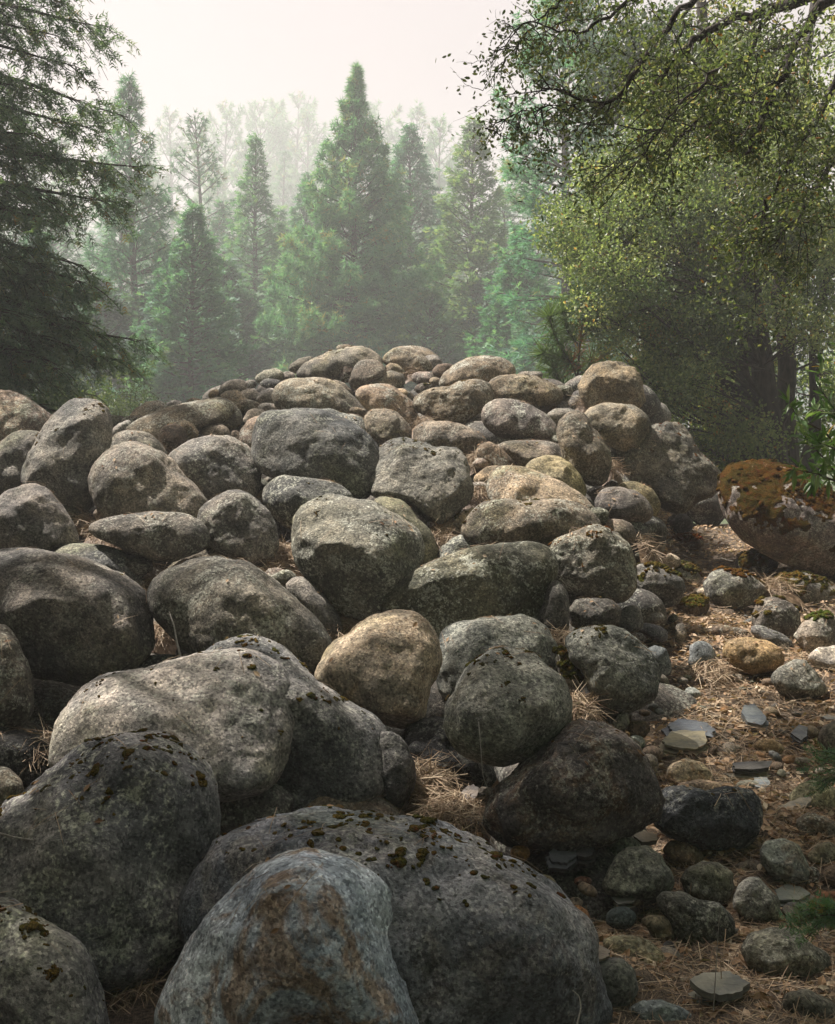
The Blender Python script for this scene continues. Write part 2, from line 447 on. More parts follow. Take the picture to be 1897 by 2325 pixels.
def stone(tile, spec, label, tint=GREY, k=0.85, back=0.0, depth=None, deep=0.95, lean=0.30, cuts=3, rough=1.0, n=None,
          mat=None, moss=0.0, mossc=(1, 1, 1), stain=0.0, name=None, cat=None, group=None, pw=2.25, tv=0.0, mz=0.15):
    poly = outline(tile, spec)
    seed = len(STONES) + 11
    r = np.random.default_rng(seed * 13)
    lo, hi = poly.min(0), poly.max(0)
    c = (poly.mean(0) + (lo + hi) / 2) / 2
    hv = (hi[1] - lo[1]) / 2; hw = (hi[0] - lo[0]) / 2
    t = depth if depth else solve_depth(c[0], c[1], hv, k) + back
    rad = polar(poly, c) * (1.06 if hw > 45 else 1.03)
    rm = rad.mean()
    n = int(np.clip(rm * 0.24, 7, 62)) if n is None else int(n * .72)
    S, F = cube_sphere(n)
    S = S.copy()
    m = rm / FPX * t                       # mean radius in metres
    # random spin of the lattice so that no seams line up
    rho = np.hypot(S[:, 0], S[:, 2]); th = np.arctan2(-S[:, 2], S[:, 0])
    RR = np.interp(th, (np.arange(360) + 0.5) * 2 * math.pi / 360 - math.pi, rad, period=2 * math.pi) / FPX * t
    # fuller than an ellipsoid
    sc = (rho ** pw + np.abs(S[:, 1]) ** pw) ** (-1 / pw)
    rho2 = rho * sc; b2 = S[:, 1] * sc
    u = RR * rho2 * np.cos(th); w = -RR * rho2 * np.sin(th)
    v = b2 * m * deep
    L = np.stack([u, v, w], -1)
    q = L / m
    edge = np.clip(1 - rho2 ** 6, 0, 1)
    L[:, 1] += m * 0.16 * edge * fnoise(q * 1.1 + seed, 2, seed)
    # worn facets
    for j in range(cuts):
        nrm = r.normal(size=3); nrm[1] = -abs(nrm[1]) * 1.2 if j % 3 < 2 else nrm[1]; nrm[2] *= 0.8
        nrm /= np.linalg.norm(nrm)
        d = L @ nrm; hmax = d.max()
        lim = hmax * r.uniform(0.74, 0.92)
        over = np.clip(d - lim, 0, None)
        L -= nrm * (over * 0.78)[:, None] * (0.12 + 0.88 * edge)[:, None]
    L[:, 1] += lean * L[:, 2]
    nrm = L / (np.linalg.norm(L, axis=1)[:, None] + 1e-9)
    px = t / FPX * 2.3                    # size of a rendered pixel there
    q = L / m
    dsp = 0.024 * m * fnoise(q * 2.0 + seed, 3, seed + 1) + rough * (0.010 + 0.010 * m) * fnoise(L * 9 + seed, 4, seed + 2)
    if n >= 27 and mat is not M_SMOOTH:      # cracks and spalled ledges
        g = np.abs(fnoise(q * 0.9 + seed * 1.7, 2, seed + 21)); g2 = fnoise(q * 1.6 + seed * .7, 3, seed + 22)
        dsp -= 0.020 * m * np.clip(1 - g / 0.022, 0, 1) * (g2 > .12)
    if rough > 1.2: dsp += rough * 0.012 * m * np.abs(fnoise(q * 5 + seed, 3, seed + 5))
    pit = np.clip(vnoise(L * 26 + seed, seed + 3) - 0.62, 0, 1)
    dsp -= pit * 0.012 * rough
    L += nrm * dsp[:, None]
    # turn into the world: right, along the line of sight, up
    C = point(c[0], c[1], t)
    ray = C - CAM; ray /= np.linalg.norm(ray)
    # image-plane axes keep the outline, depth goes along the ray
    P = L[:, :1] * RGT + L[:, 1:2] * ray + L[:, 2:] * UPV
    foot = np.array([0, 0, P[:, 2].min()])
    big = m > 0.16
    nm = name or ('boulder' if big else 'stone')
    me = mesh_np(nm, P - foot, F, mat or M_GRAN)
    o = obj(nm, me, None, C + foot)
    tag(o, label, cat or ('boulder' if big else 'stone'), group or ('boulders heaped in the rock pile' if big else 'smaller stones among the litter and boulders'))
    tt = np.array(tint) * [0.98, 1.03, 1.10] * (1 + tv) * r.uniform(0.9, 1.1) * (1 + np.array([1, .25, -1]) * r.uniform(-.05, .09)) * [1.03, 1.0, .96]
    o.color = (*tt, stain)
    if m > .11 and t < 9.5:
        vn = np.empty(len(P) * 3, dtype=np.float32); me.vertex_normals.foreach_get('vector', vn); vn = vn.reshape(-1, 3)
        w = np.where((vn[:, 2] > .55) & (fnoise(P * 4 + seed * 2.2, 3, 77) + .35 * vn[:, 2] > .42))[0]
        if len(w):
            w = r.choice(w, min(len(w), int(14 + 160 * m * m * (1.6 if C[0] > .2 else .7)))); CAUGHT.append((P[w] + C, vn[w]))
    if moss > 0:
        N = np.zeros(len(P) * 3, dtype=np.float32); me.vertices.foreach_get('normal', N) if False else None
        vn = np.empty(len(P) * 3, dtype=np.float32); me.vertex_normals.foreach_get('vector', vn); vn = vn.reshape(-1, 3)
        Q = P
        fq = 24 if moss < 0.34 else (17 if moss < .5 else 8)
        mask = fnoise(Q * 2.5 + seed, 3, seed + 6) * 0.30 + fnoise(Q * fq + seed, 3, seed + 7) * (0.80 if moss < 0.5 else 0.6) + 0.3 * vnoise(Q * 45 + seed, seed + 8) + (np.minimum(vn[:, 2], 0.85) - 0.5) * 1.0 - (1.10 if moss >= .5 else 1.22) + moss * (1.6 if moss >= 0.5 else 1.30)
        mask += mz * Q[:, 2] / m
        mk = np.clip(mask * 1.7, 0, 1) ** .8
        if moss < .5:                      # separate little cushions
            w = np.where(mask > -.02)[0]
            if len(w):
                w = r.choice(w, min(len(w), int(60 + 640 * m)), replace=False if len(w) > 60 + 640 * m else True)
                tv, tf = cube_sphere(2); tv = tv * [1, 1, .42] * (1 + .22 * fnoise(tv * 1.7 + seed, 2, 5))[:, None]
                sc_ = np.clip(r.lognormal(-.3, .4, len(w)), .3, 1.35) * (.0065 + .010 * min(m, .5)) * np.clip(.5 + mask[w] * 1.6, .45, 1.4)
                fr_ = frames(rand_dirs(len(w), r) * [1, 1, .2], vn[w], None, r)
                v_, f_, _ = scatter(tv, tf, (P - foot)[w] + vn[w] * .001, fr_, sc_, np.zeros(len(w)), 0, r)
                mo = obj('moss', mesh_np('moss', v_, f_, M_MOSS), o); mo.color = (*mossc, 1); tag(mo, kind='stuff')
            STONES.append((label, C, t, m, poly)); return o
        fm = mk[F].max(1) > 0.02
        Fm = F[fm]
        used, inv = np.unique(Fm, return_inverse=True)
        th_ = (mk * (0.55 + 0.45 * fnoise(Q * 45, 2, 3)) * (0.010 + 0.018 * min(m, 0.6)) - 0.004 * (mk < 0.05))[used]
        Pm = (P - foot)[used] + vn[used] * th_[:, None]
        if len(Fm):
            w = np.where(mask > .05)[0]; w = r.choice(w, min(len(w), int(60 + 600 * m)), replace=True); tv, tf = cube_sphere(2); tv = tv * [1, 1, .6]
            v_, f_, _ = scatter(tv, tf, Pm.mean(0) * 0 + (P - foot)[w] + vn[w] * .006, frames(rand_dirs(len(w), r), vn[w], None, r), np.clip(r.lognormal(0, .5, len(w)), .4, 2.2) * (.008 + .012 * min(m, .5)), np.zeros(len(w)), 0, r)
            inv = np.concatenate([inv.reshape(-1, 4), f_ + len(Pm)]); Pm = np.concatenate([Pm, v_])
            mo = obj('moss', mesh_np('moss', Pm, inv.reshape(-1, 4), M_MOSS), o); mo.color = (*mossc, 1)
            tag(mo, kind='stuff')
    STONES.append((label, C, t, m, poly))
    return o

def slab(tile, spec, label, tint=SLATEB, tilt=(0, 0), thick=0.03, lift=0.0, layers=3, back=0.0, name='slate_slab', cat='slate slab'):
    """flat broken slab: the outline is carried onto a (tilted) plane lying on the ground"""
    poly = outline(tile, spec)
    seed = len(STONES) + 11; r = np.random.default_rng(seed)
    c = (poly.min(0) + poly.max(0)) / 2
    t = solve_depth(c[0], c[1], 0, 0) + back
    C = point(c[0], c[1], t); C[2] += thick + lift
    nrm = np.array([math.sin(R(tilt[0])), -math.sin(R(tilt[1] + 3)), 1.0]); nrm /= np.linalg.norm(nrm)
    dc = point(c[0], c[1], 1.0) - CAM
    C = CAM + dc * (((C - CAM) @ nrm) / (dc @ nrm))
    t = ((C - CAM) @ FWD)
    span = 0.75 * np.ptp(poly[:, 0]) / FPX * t + 0.05
    pts = []
    for q in poly:
        d = point(q[0], q[1], 1.0) - CAM
        s = ((C - CAM) @ nrm) / (d @ nrm)
        s = np.clip(s, t - span, t + span)
        pts.append(CAM + d * s)
    pts = np.array(pts) - C
    # densify and fray the rim
    e = []
    for a, b in zip(pts, np.roll(pts, -1, 0)):
        for s in np.linspace(0, 1, 5, endpoint=False): e.append(a * (1 - s) + b * s)
    e = np.array(e); e *= (1 + 0.022 * r.normal(size=(len(e), 1)))
    m = len(e); V = []; F = []
    root = None
    base = 0
    rings = []
    for L in range(layers):
        z0 = -thick * L / layers; z1 = -thick * (L + 0.82) / layers
        g = 1 + r.uniform(-.07, .07) + 0.04 * L
        jit = 1 + 0.03 * r.normal(size=(m, 1))
        off = r.normal(size=3) * 0.006
        top = e * g * jit + nrm * z0 + off; bot = e * g * jit * 0.985 + nrm * z1 + off
        inn = e * 0.5 * g + nrm * (z0 + 0.0003 * r.normal(size=(m, 1))) + off
        cen = (nrm * z0 + off)[None]
        V += [cen, inn, top, bot]
        for i in range(m):
            j = (i + 1) % m
            F.append((base, base + 1 + i, base + 1 + j, base + 1 + j))
            F.append((base + 1 + i, base + 1 + m + i, base + 1 + m + j, base + 1 + j))
            F.append((base + 1 + m + i, base + 1 + 2 * m + i, base + 1 + 2 * m + j, base + 1 + m + j))
        base += 1 + 3 * m
    V = np.concatenate(V)
    me = bpy.data.meshes.new(name)
    me.from_pydata(V.tolist(), [], [f if f[2] != f[3] else f[:3] for f in F]); me.materials.append(M_SLATE)
    foot = np.array([0, 0, V[:, 2].min()])
    me.transform(__import__('mathutils').Matrix.Translation(-Vector(foot)))
    o = obj(name, me, None, C + foot); o.color = (*tint, 1)
    tag(o, label, cat, 'slate slabs on the litter', 'thing')
    STONES.append((label, C, t, 0.1, poly))
    return o
S = stone
# ---- foreground, in shade
S('E', "-130,1720 -60,1620 60,1500 200,1360 300,1285 400,1252 500,1255 600,1290 700,1330 780,1380 840,1460 870,1560 890,1680 905,1850 960,2150 850,2380 500,2450 0,2450 -280,2300 -300,2100 -220,1880", 'pale blue-grey boulder with rust stains at the bottom edge, nearest of all', (0.62, 0.68, 0.71), k=.8, stain=.72, mat=M_SMOOTH, cuts=2, n=76, rough=.8)
S('E', "-130,1480 -80,1400 0,1270 110,1180 240,1100 400,1062 560,1070 720,1085 900,1110 1080,1150 1220,1200 1340,1260 1450,1330 1560,1410 1650,1490 1716,1560 1766,1644 1806,1774 1826,1914 1816,2054 1776,2170 1600,2300 1200,2400 700,2350 300,2200 0,1900 -140,1650", 'huge domed grey boulder dotted with small moss cushions, behind the rust-stained one', (0.27, 0.28, 0.295), k=.8, moss=.30, back=.25, cuts=2, n=84, lean=.45, stain=.15, mz=.5, rough=1.2)
S('D', "-250,900 -100,890 0,860 100,800 200,710 320,620 450,555 560,515 660,505 760,540 850,600 900,670 935,760 945,880 930,1020 900,1140 870,1260 820,1400 740,1480 600,1560 450,1600 300,1560 100,1500 -100,1500 -280,1300", 'large dark grey boulder at the left with moss cushions along a crack near its top', (0.25, 0.25, 0.255), k=.8, moss=.30, cuts=3, n=76, lean=.4, rough=1.2, mz=.4)
S('D', "-200,1300 -60,1230 40,1250 150,1320 250,1380 330,1450 400,1560 440,1680 460,1800 420,1950 200,2000 -100,2000 -300,1700", 'grey speckled boulder in the bottom left corner, mossy along its right edge', (0.27, 0.28, 0.30), k=.8, moss=.36, n=60, rough=1.1)
S('D', "245,650 250,580 290,450 330,370 390,300 470,265 600,245 740,205 870,165 1000,152 1120,155 1200,190 1250,250 1270,330 1260,440 1240,560 1180,680 1080,760 940,780 700,800 450,780 300,720", 'broad pale boulder with a pinkish left shoulder, above the dark mossy one at left', (0.46, 0.43, 0.39), k=1.25, n=76, lean=.6, cuts=2, moss=.08)
S('D', "880,170 960,110 1060,82 1160,90 1240,140 1320,220 1420,310 1540,390 1620,440 1680,510 1700,620 1690,740 1600,790 1400,810 1300,830 1200,780 1100,600 900,400", 'long grey boulder sloping down to the right from behind the broad pale boulder', (0.29, 0.285, 0.27), k=1.0, n=70, lean=.4, moss=.15, mz=.3, back=.15)
S('E', "780,690 850,690 910,740 955,820 965,900 940,980 900,1050 830,1030 760,900", 'dark cracked end boulder at the foot of the long sloping grey boulder', DGREY, k=.9, n=40)
S('E', "350,1070 420,1000 500,930 580,895 660,895 740,940 820,1010 900,1070 930,1110 880,1200 600,1250 400,1180", 'smooth brownish dome peeping over the huge moss-dotted boulder', (0.25, 0.235, 0.21), k=.9, mat=M_SMOOTH, stain=.3, back=.25)
S('D', "-150,100 -60,30 20,40 70,100 110,200 135,320 130,420 80,480 0,510 -150,500 -230,300", 'rounded dark boulder cut by the left edge, halfway down the photo', DGREY, k=1.0, n=40)
S('D', "380,260 450,205 560,175 700,168 830,175 780,230 600,290 420,340", 'flat blackish stone lying in the hollow above the broad pale boulder', (0.10, 0.10, 0.10), k=.9)
S('D', "-80,700 -30,655 40,665 85,710 105,770 60,830 -20,870 -100,800", 'small grey stone at the left edge beside the dark hollow', GREY, k=.8)
S('D', "940,840 1040,740 1150,690 1230,740 1280,810 1250,880 1200,920 1050,950 960,930", 'dark wedge stone in the gap under the broad pale boulder', DGREY, k=.8, rough=1.4)
# ---- middle
S('E', "475,380 500,310 580,230 680,160 780,105 880,88 960,95 1010,130 1060,200 1080,270 1070,330 1040,400 1020,480 1000,560 970,620 900,640 800,630 740,590 620,530 560,480 490,440", 'tan boulder with a sunlit pink-orange top and a curved crack', (0.37, 0.315, 0.24), k=1.1, mat=M_SMOOTH, stain=.30, n=66, cuts=3, lean=.35)
S('E', "1078,250 1110,180 1160,140 1260,132 1380,125 1470,110 1550,130 1610,190 1645,270 1650,360 1600,420 1400,480 1200,560 1100,500 1060,380", 'arched grey-green boulder behind the pitted round one', (0.24, 0.25, 0.22), k=1.1, back=.3, n=56)
S('E', "1115,560 1160,480 1210,400 1270,320 1340,270 1420,265 1510,290 1600,350 1680,430 1720,510 1720,600 1680,680 1600,740 1500,790 1400,815 1300,815 1210,780 1140,700 1110,630", 'round greenish-grey boulder with a dark hole and a moss trail on top', (0.33, 0.33, 0.285), k=1.9, n=66, moss=.2, cuts=3)
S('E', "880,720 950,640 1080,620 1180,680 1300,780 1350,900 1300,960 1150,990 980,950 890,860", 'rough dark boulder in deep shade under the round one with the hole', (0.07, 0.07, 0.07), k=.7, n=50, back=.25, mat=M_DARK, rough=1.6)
S('F', "30,1260 100,1150 230,1030 340,930 450,870 560,855 660,890 740,960 790,1060 820,1150 845,1250 840,1330 700,1400 560,1450 400,1480 250,1470 100,1420 30,1340", 'wide dark rugged boulder with an orange-stained foot', (0.165, 0.15, 0.14), k=.75, n=74, mat=M_DARK, rough=1.8, stain=.35, lean=.35, moss=.1)
S('F', "350,500 400,470 450,560 480,650 465,760 420,790 370,650", 'moss-covered stone wedged between the round boulder and the speckled boulder', DGREY, k=1.2, moss=.6, back=.2)
S('F', "405,460 440,405 520,375 640,385 740,430 820,510 865,600 850,690 780,770 690,800 600,790 540,720 500,610 430,540", 'grey boulder speckled all over with brown moss, at the edge of the litter', (0.20, 0.21, 0.19), k=.95, n=66, moss=.47, cuts=4, rough=1.3, mz=.35)
S('B', "172,1150 180,1060 230,980 300,920 380,905 480,925 600,940 700,1000 800,1060 870,1130 885,1230 860,1330 800,1440 720,1530 600,1590 480,1570 350,1490 260,1380 195,1260", 'big rounded boulder at the centre with a fringed groove near its top', (0.235, 0.235, 0.20), k=1.1, n=72, cuts=3, moss=.12)
S('B', "600,940 680,912 750,920 810,970 870,1040 930,1110 970,1180 985,1240 960,1290 880,1320 800,1250 700,1100", 'smooth green-grey slope of rock behind the big central boulder', GREEN, k=1.0, back=.35, mat=M_SMOOTH)
S('B', "975,1290 1000,1200 1050,1150 1120,1130 1190,1145 1250,1190 1285,1220 1200,1300 1050,1350", 'small bluish-grey boulder tucked behind the broad mossy slab', BLUE, k=1.1, back=.35)
S('B', "665,1520 700,1450 800,1380 900,1310 1050,1260 1200,1210 1330,1185 1440,1178 1550,1185 1600,1210 1635,1280 1620,1400 1580,1550 1530,1650 1400,1690 1200,1700 1000,1700 850,1650 720,1590", 'broad dark slab-like boulder with yellow-green algae on its flat face', (0.15, 0.155, 0.125), k=1.0, n=72, cuts=5, pw=2.8, deep=.6, lean=.15)
S('B', "110,1420 170,1365 240,1370 320,1440 390,1530 430,1620 440,1690 350,1700 230,1560", 'grey boulder half sunk in pine needles left of centre', (0.23, 0.22, 0.20), k=.9)
S('A', "840,1440 900,1370 1000,1310 1150,1265 1280,1265 1400,1290 1480,1340 1580,1430 1680,1520 1800,1650 1850,1740 1860,1840 1780,1920 1600,1940 1350,1870 1150,1820 1010,1720 880,1580", 'large brown-grey boulder with a rounded ridge, left of the needle-filled gap', (0.225, 0.215, 0.185), k=1.15, n=74, lean=.4)
S('A', "930,1340 1060,1230 1180,1195 1300,1200 1400,1240 1460,1320 1400,1400 1200,1420 1000,1420", 'low rounded boulder showing behind the large ridged one', GREY, k=1.3, back=.35)
S('A', "-150,1300 -60,1245 60,1220 200,1222 330,1235 460,1270 580,1310 700,1370 790,1450 830,1560 835,1680 800,1800 650,1900 400,1930 150,1900 -50,1850 -200,1700 -220,1500", 'very large dark boulder at the left with a lighter top, above the hollow', (0.185, 0.175, 0.16), k=1.15, n=76, lean=.5)
S('A', "250,1290 330,1210 430,1180 560,1190 680,1220 760,1280 800,1370 800,1480 700,1520 450,1440", 'needle-fringed grey boulder behind the very large dark one', (0.22, 0.215, 0.20), k=1.3, back=.35)
S('A', "500,1090 590,1040 700,1020 850,1002 980,1003 1080,1030 1145,1080 1168,1140 1140,1200 1070,1240 950,1270 840,1260 740,1220 640,1170 540,1130", 'flat oval boulder like a loaf, lying above a black gap', GREY, k=1.9, n=56)
S('A', "1125,1060 1150,980 1210,920 1290,880 1370,885 1440,930 1510,1000 1550,1080 1560,1180 1520,1260 1420,1290 1300,1250 1200,1190 1140,1130", 'grey boulder with a bright left face, right of the loaf-shaped one', (0.26, 0.245, 0.22), k=1.1, n=52, cuts=5)
S('B', "0,880 40,830 110,802 200,810 330,820 430,850 500,910 480,1000 400,1080 280,1130 160,1100 60,1010 5,950", 'dark oval boulder below the largest squarish boulder, moss line on its back', (0.18, 0.175, 0.15), k=1.4, n=52, moss=.15, back=.1)
S('A', "-150,960 0,940 60,890 140,857 210,855 260,880 320,940 380,1020 430,1100 435,1160 380,1210 250,1250 100,1240 -80,1220 -180,1100", 'peaked boulder at the left edge with a sunlit pale top', (0.28, 0.245, 0.205), k=1.2, n=60, mat=M_SMOOTH, cuts=5)
S('A', "340,955 400,965 450,1000 482,1050 450,1110 400,1130 330,1060 320,980", 'small grey boulder behind the right shoulder of the peaked one', GREY, k=1.5, back=.3)
S('A', "600,680 660,630 740,612 820,622 880,655 950,710 1020,790 1100,860 1160,940 1150,1010 1060,1060 900,1070 700,1060 600,1030 560,970 530,890 523,800 545,730", 'smooth egg-shaped boulder with a dark pit, right of the tall leaning boulder', (0.285, 0.265, 0.235), k=1.1, n=66, cuts=2)
S('A', "950,700 1010,640 1090,595 1190,575 1280,582 1370,620 1430,680 1450,760 1450,860 1400,930 1280,960 1150,940 1080,870 1000,790", 'rounded pale grey boulder left of the largest squarish boulder', (0.28, 0.265, 0.235), k=1.0, n=58, cuts=2)
S('B', "-55,640 -50,540 -20,470 50,432 200,430 330,440 450,480 540,530 600,590 640,660 630,760 600,850 570,915 450,920 330,870 180,820 60,790 -20,750 -50,700", 'largest squarish dark boulder high in the pile, a moss dot on its face', (0.165, 0.165, 0.15), k=1.2, n=72, cuts=4, pw=2.7)
S('B', "240,440 300,420 380,425 470,445 560,475 620,520 640,580 600,640 450,580 300,520", 'flat slab lying behind the squarish dark boulder', (0.20, 0.205, 0.185), k=1.2, back=.3, moss=.2)
S('A', "430,372 480,367 550,390 600,440 628,510 625,600 600,680 560,760 530,850 520,960 440,990 340,960 240,900 150,850 150,760 175,670 230,570 280,490 350,410", 'tall leaning boulder with a strip of orange moss down its right side', (0.28, 0.26, 0.22), k=.95, n=66, cuts=4, moss=.24)
S('A', "-120,330 0,315 90,335 200,395 270,440 295,480 260,560 150,620 0,650 -120,640 -220,480", 'pale pinkish boulder at the left edge with a small moss tuft on top', PINK, k=1.0, n=58, cuts=2, back=.3)
S('A', "-100,680 0,620 60,570 130,547 220,553 250,600 240,700 200,800 130,870 0,920 -100,900", 'grey boulder between the pinkish left boulder and the tall leaning one', GREY, k=.95, n=46)
S('B', "615,720 650,650 720,600 800,590 900,610 960,650 1010,640 1060,635 1110,660 1140,740 1155,850 1140,950 1080,1010 980,1060 900,1010 830,950 720,920 620,900 600,820", 'large sloping boulder with moss in the crack down its right side', (0.225, 0.215, 0.18), k=.95, n=70, cuts=5, moss=.24, lean=.6, rough=1.3)
S('B', (700, 612, 54, 32), 'small stone perched above the large sloping boulder', PALE, k=2.0, back=.2)
# ---- upper left of the pile
S('A', "733,470 760,420 820,380 890,370 940,395 950,430 900,500 800,530 735,510", 'pale round boulder on the left skyline of the pile', PALE, k=1.0)
S('A', (980, 397, 50, 26), 'little pale cobble on the skyline beside the pale round boulder', PALE, k=1.1, back=.15)
S('A', (1095, 384, 50, 24), 'little tan cobble on the skyline above the long slab', TAN, k=1.1, back=.15)
S('A', "700,530 800,470 900,430 1020,395 1130,375 1240,360 1330,400 1300,470 1150,530 1050,580 930,640 780,620", 'long brownish slab sloping down to the left near the skyline', (0.25, 0.225, 0.18), k=.8, back=.1, lean=.7)
S('A', "1082,480 1100,420 1160,375 1230,360 1300,380 1345,430 1357,490 1320,530 1200,550 1110,530", 'knobbly round boulder speckled black and white', (0.24, 0.23, 0.19), k=1.1, rough=1.6, mat=M_DARK)
S('A', "895,560 930,520 990,503 1030,520 1055,580 1050,630 1000,675 950,660 905,620", 'dark brown rounded stone under the small tilted one', BROWN, k=1.0)
S('A', "1012,520 1015,490 1050,482 1090,505 1118,550 1110,590 1070,595 1040,570", 'small tilted stone leaning on the dark brown one', TAN, k=1.8)
S('A', "1122,580 1140,530 1190,500 1250,502 1295,535 1303,575 1270,615 1160,615", 'smooth brown half-round stone above the rounded pale grey boulder', (0.20, 0.175, 0.14), k=1.0, mat=M_SMOOTH)
S('A', "610,560 670,500 720,478 740,500 735,560 650,600", 'pale slab end at the left foot of the long brownish slab', PALE, k=.9)
S('A', "590,640 650,565 740,540 820,552 890,600 945,670 900,730 750,740 610,710", 'pale sunlit slab just behind the egg-shaped boulder', (0.36, 0.33, 0.27), k=1.0, back=.1)
S('A', "1340,610 1360,540 1400,480 1450,455 1520,455 1560,500 1500,650 1400,660", 'pale pinkish boulder behind the left side of the squarish dark one', PINK, k=1.1, back=.25)
S('A', (1325, 572, 32, 38), 'small pinkish stone wedged left of the squarish dark boulder', PINK, k=1.0)
S('A', "1365,480 1390,430 1430,412 1480,420 1510,450 1480,500 1400,520", 'small pale stone right of the knobbly round boulder', PALE, k=1.2)
S('A', "1230,310 1250,275 1300,252 1370,250 1400,280 1390,320 1330,345 1240,345", 'rounded grey stone on the skyline left of the crest', GREY, k=1.1)
S('A', (1412, 280, 38, 28), 'half-hidden pale stone beside the rounded grey skyline stone', PALE, k=1.3, back=.2)
S('A', (1210, 337, 38, 32), 'small stone at the left foot of the rounded grey skyline stone', TAN, k=1.0)
S('A', "1235,350 1280,320 1330,310 1380,340 1410,385 1390,435 1340,440 1260,390", 'tan boulder above the knobbly round boulder', TAN, k=1.2)
S('A', (1410, 345, 64, 38), 'flat pale stone between the tan boulder and the cream cobbles', PALE, k=1.0)
S('A', "1435,360 1460,320 1520,300 1560,305 1570,370 1530,395 1450,395", 'cream cobble left of the pale domed boulder, upper of two', PALE, k=1.2, mat=M_SMOOTH)
S('A', (1510, 418, 64, 35), 'cream cobble left of the pale domed boulder, lower of two', PALE, k=1.2)
S('A', "1437,240 1480,205 1550,190 1597,215 1590,255 1540,275 1450,275", 'pale flat-topped stone on the skyline above a dark lens-shaped stone', (0.33, 0.33, 0.27), k=1.0, cuts=5)
S('A', (1525, 275, 60, 30), 'dark lens-shaped stone below the flat-topped skyline stone', DGREY, k=1.3)
S('A', (1625, 237, 44, 30), 'rounded pale stone at the left foot of the crest boulder', PALE, k=1.0)
S('B', "130,195 150,160 200,130 270,122 290,160 250,215 160,215", 'dark stone on the skyline just left of the long crest boulder', (0.17, 0.16, 0.13), k=1.0, back=.2)
# ---- crest
S('B', "170,235 200,190 280,140 370,100 480,72 560,70 620,100 665,150 650,205 560,240 420,250 250,255", 'long tan boulder on the crest, moss at its right end', (0.31, 0.275, 0.21), k=.9, n=50, moss=.15)
S('B', (452, 77, 50, 22), 'small cap stone on top of the long tan crest boulder', TAN, k=1.3, back=.2)
S('B', "425,230 435,170 470,148 515,165 510,220 475,270 435,265", 'upright dark stone standing below the long crest boulder', BROWN, k=1.2)
S('B', "478,270 495,210 520,160 570,138 630,142 690,195 690,235 600,265 540,315 500,310", 'saddle-backed brown boulder beside the upright dark stone', (0.24, 0.205, 0.16), k=1.2, cuts=5)
S('B', "537,295 570,250 640,218 720,207 780,225 792,270 760,310 640,310", 'low rounded boulder in front of the saddle-backed one', (0.25, 0.225, 0.18), k=1.4)
S('B', "680,180 710,155 750,165 790,205 795,245 740,245 690,220", 'small wedge-shaped stone below the crest dip', TAN, k=1.1)
S('B', "668,150 690,105 740,80 810,75 870,100 920,145 945,190 890,215 820,225 760,205 700,175", 'rounded brown boulder on the crest right of the dip', (0.26, 0.215, 0.15), k=1.0, n=40)
S('B', "700,100 760,68 840,62 920,80 970,115 1000,150 960,195 800,190", 'flat boulder peeping over the rounded brown crest boulder', TAN, k=1.0, back=.35, moss=.15)
S('B', (945, 157, 60, 42), 'pale stone at the right end of the peeping flat boulder', PALE, k=1.0, back=.15)
S('B', "942,225 950,190 985,165 1040,160 1085,180 1080,215 1020,242 960,242", 'brown dome-shaped stone between the two crest boulders', BROWN, k=1.0, mat=M_SMOOTH)
S('B', (895, 245, 62, 40), 'flat pinkish slab in the dip of the crest', PINK, k=1.0)
S('B', (963, 262, 36, 29), 'small smooth tan cobble below the brown dome-shaped stone', TAN, k=1.2, mat=M_SMOOTH)
S('B', (905, 305, 60, 32), 'mossy brown stone in the gap right of the low rounded boulder', BROWN, k=1.2, moss=.4)
S('B', "985,280 1020,220 1080,170 1160,130 1250,120 1340,130 1390,165 1418,220 1380,255 1280,280 1150,300 1050,310", 'big arched boulder on the right half of the crest', (0.25, 0.215, 0.165), k=1.0, n=50)
S('B', "1260,270 1330,235 1420,225 1530,240 1620,275 1675,320 1670,385 1600,405 1480,410 1370,390 1290,350", 'wide lens-shaped boulder right of the arched crest boulder', (0.25, 0.215, 0.165), k=1.1, n=48, moss=.15)
S('B', (1500, 228, 75, 24), 'pale sliver of stone behind the wide lens-shaped boulder', PALE, k=1.0, back=.4)
S('B', "845,380 880,335 950,305 1040,295 1110,265 1180,255 1250,270 1285,320 1275,390 1200,440 1110,485 1000,490 920,460 870,425", 'saddle-shaped boulder overhanging a black gap under the crest', (0.24, 0.20, 0.14), k=1.6, n=52, cuts=5, moss=.15, rough=1.3)
S('B', "1235,450 1260,390 1320,365 1400,368 1490,395 1580,450 1640,520 1660,570 1600,590 1450,590 1330,570 1260,520", 'teardrop boulder pointing down to the right, pinkish top', (0.30, 0.255, 0.21), k=1.3, n=52, cuts=1)
S('B', "50,340 80,285 140,255 250,248 360,255 430,285 500,350 560,410 580,450 480,465 300,460 150,440 70,400", 'pale domed boulder above the squarish dark one, bright top and green flank', (0.33, 0.305, 0.25), k=1.2, n=54, cuts=2)
S('B', (335, 238, 98, 23), 'thin flat stone behind the pale domed boulder', BROWN, k=1.1, back=.2)
S('B', "370,255 400,250 450,270 510,330 480,350 420,310", 'narrow curved stone hugging the right of the pale domed boulder', TAN, k=1.1, back=.1)
S('B', "512,340 550,295 640,280 720,290 790,340 840,400 860,460 850,530 780,540 680,490 570,410", 'smooth pinkish boulder with a tiny pit, right of the pale domed one', (0.34, 0.28, 0.225), k=1.1, n=50, cuts=2)
S('B', "755,310 790,295 840,330 855,370 800,370", 'small flat stone right of the smooth pinkish boulder', TAN, k=1.3, back=.15)
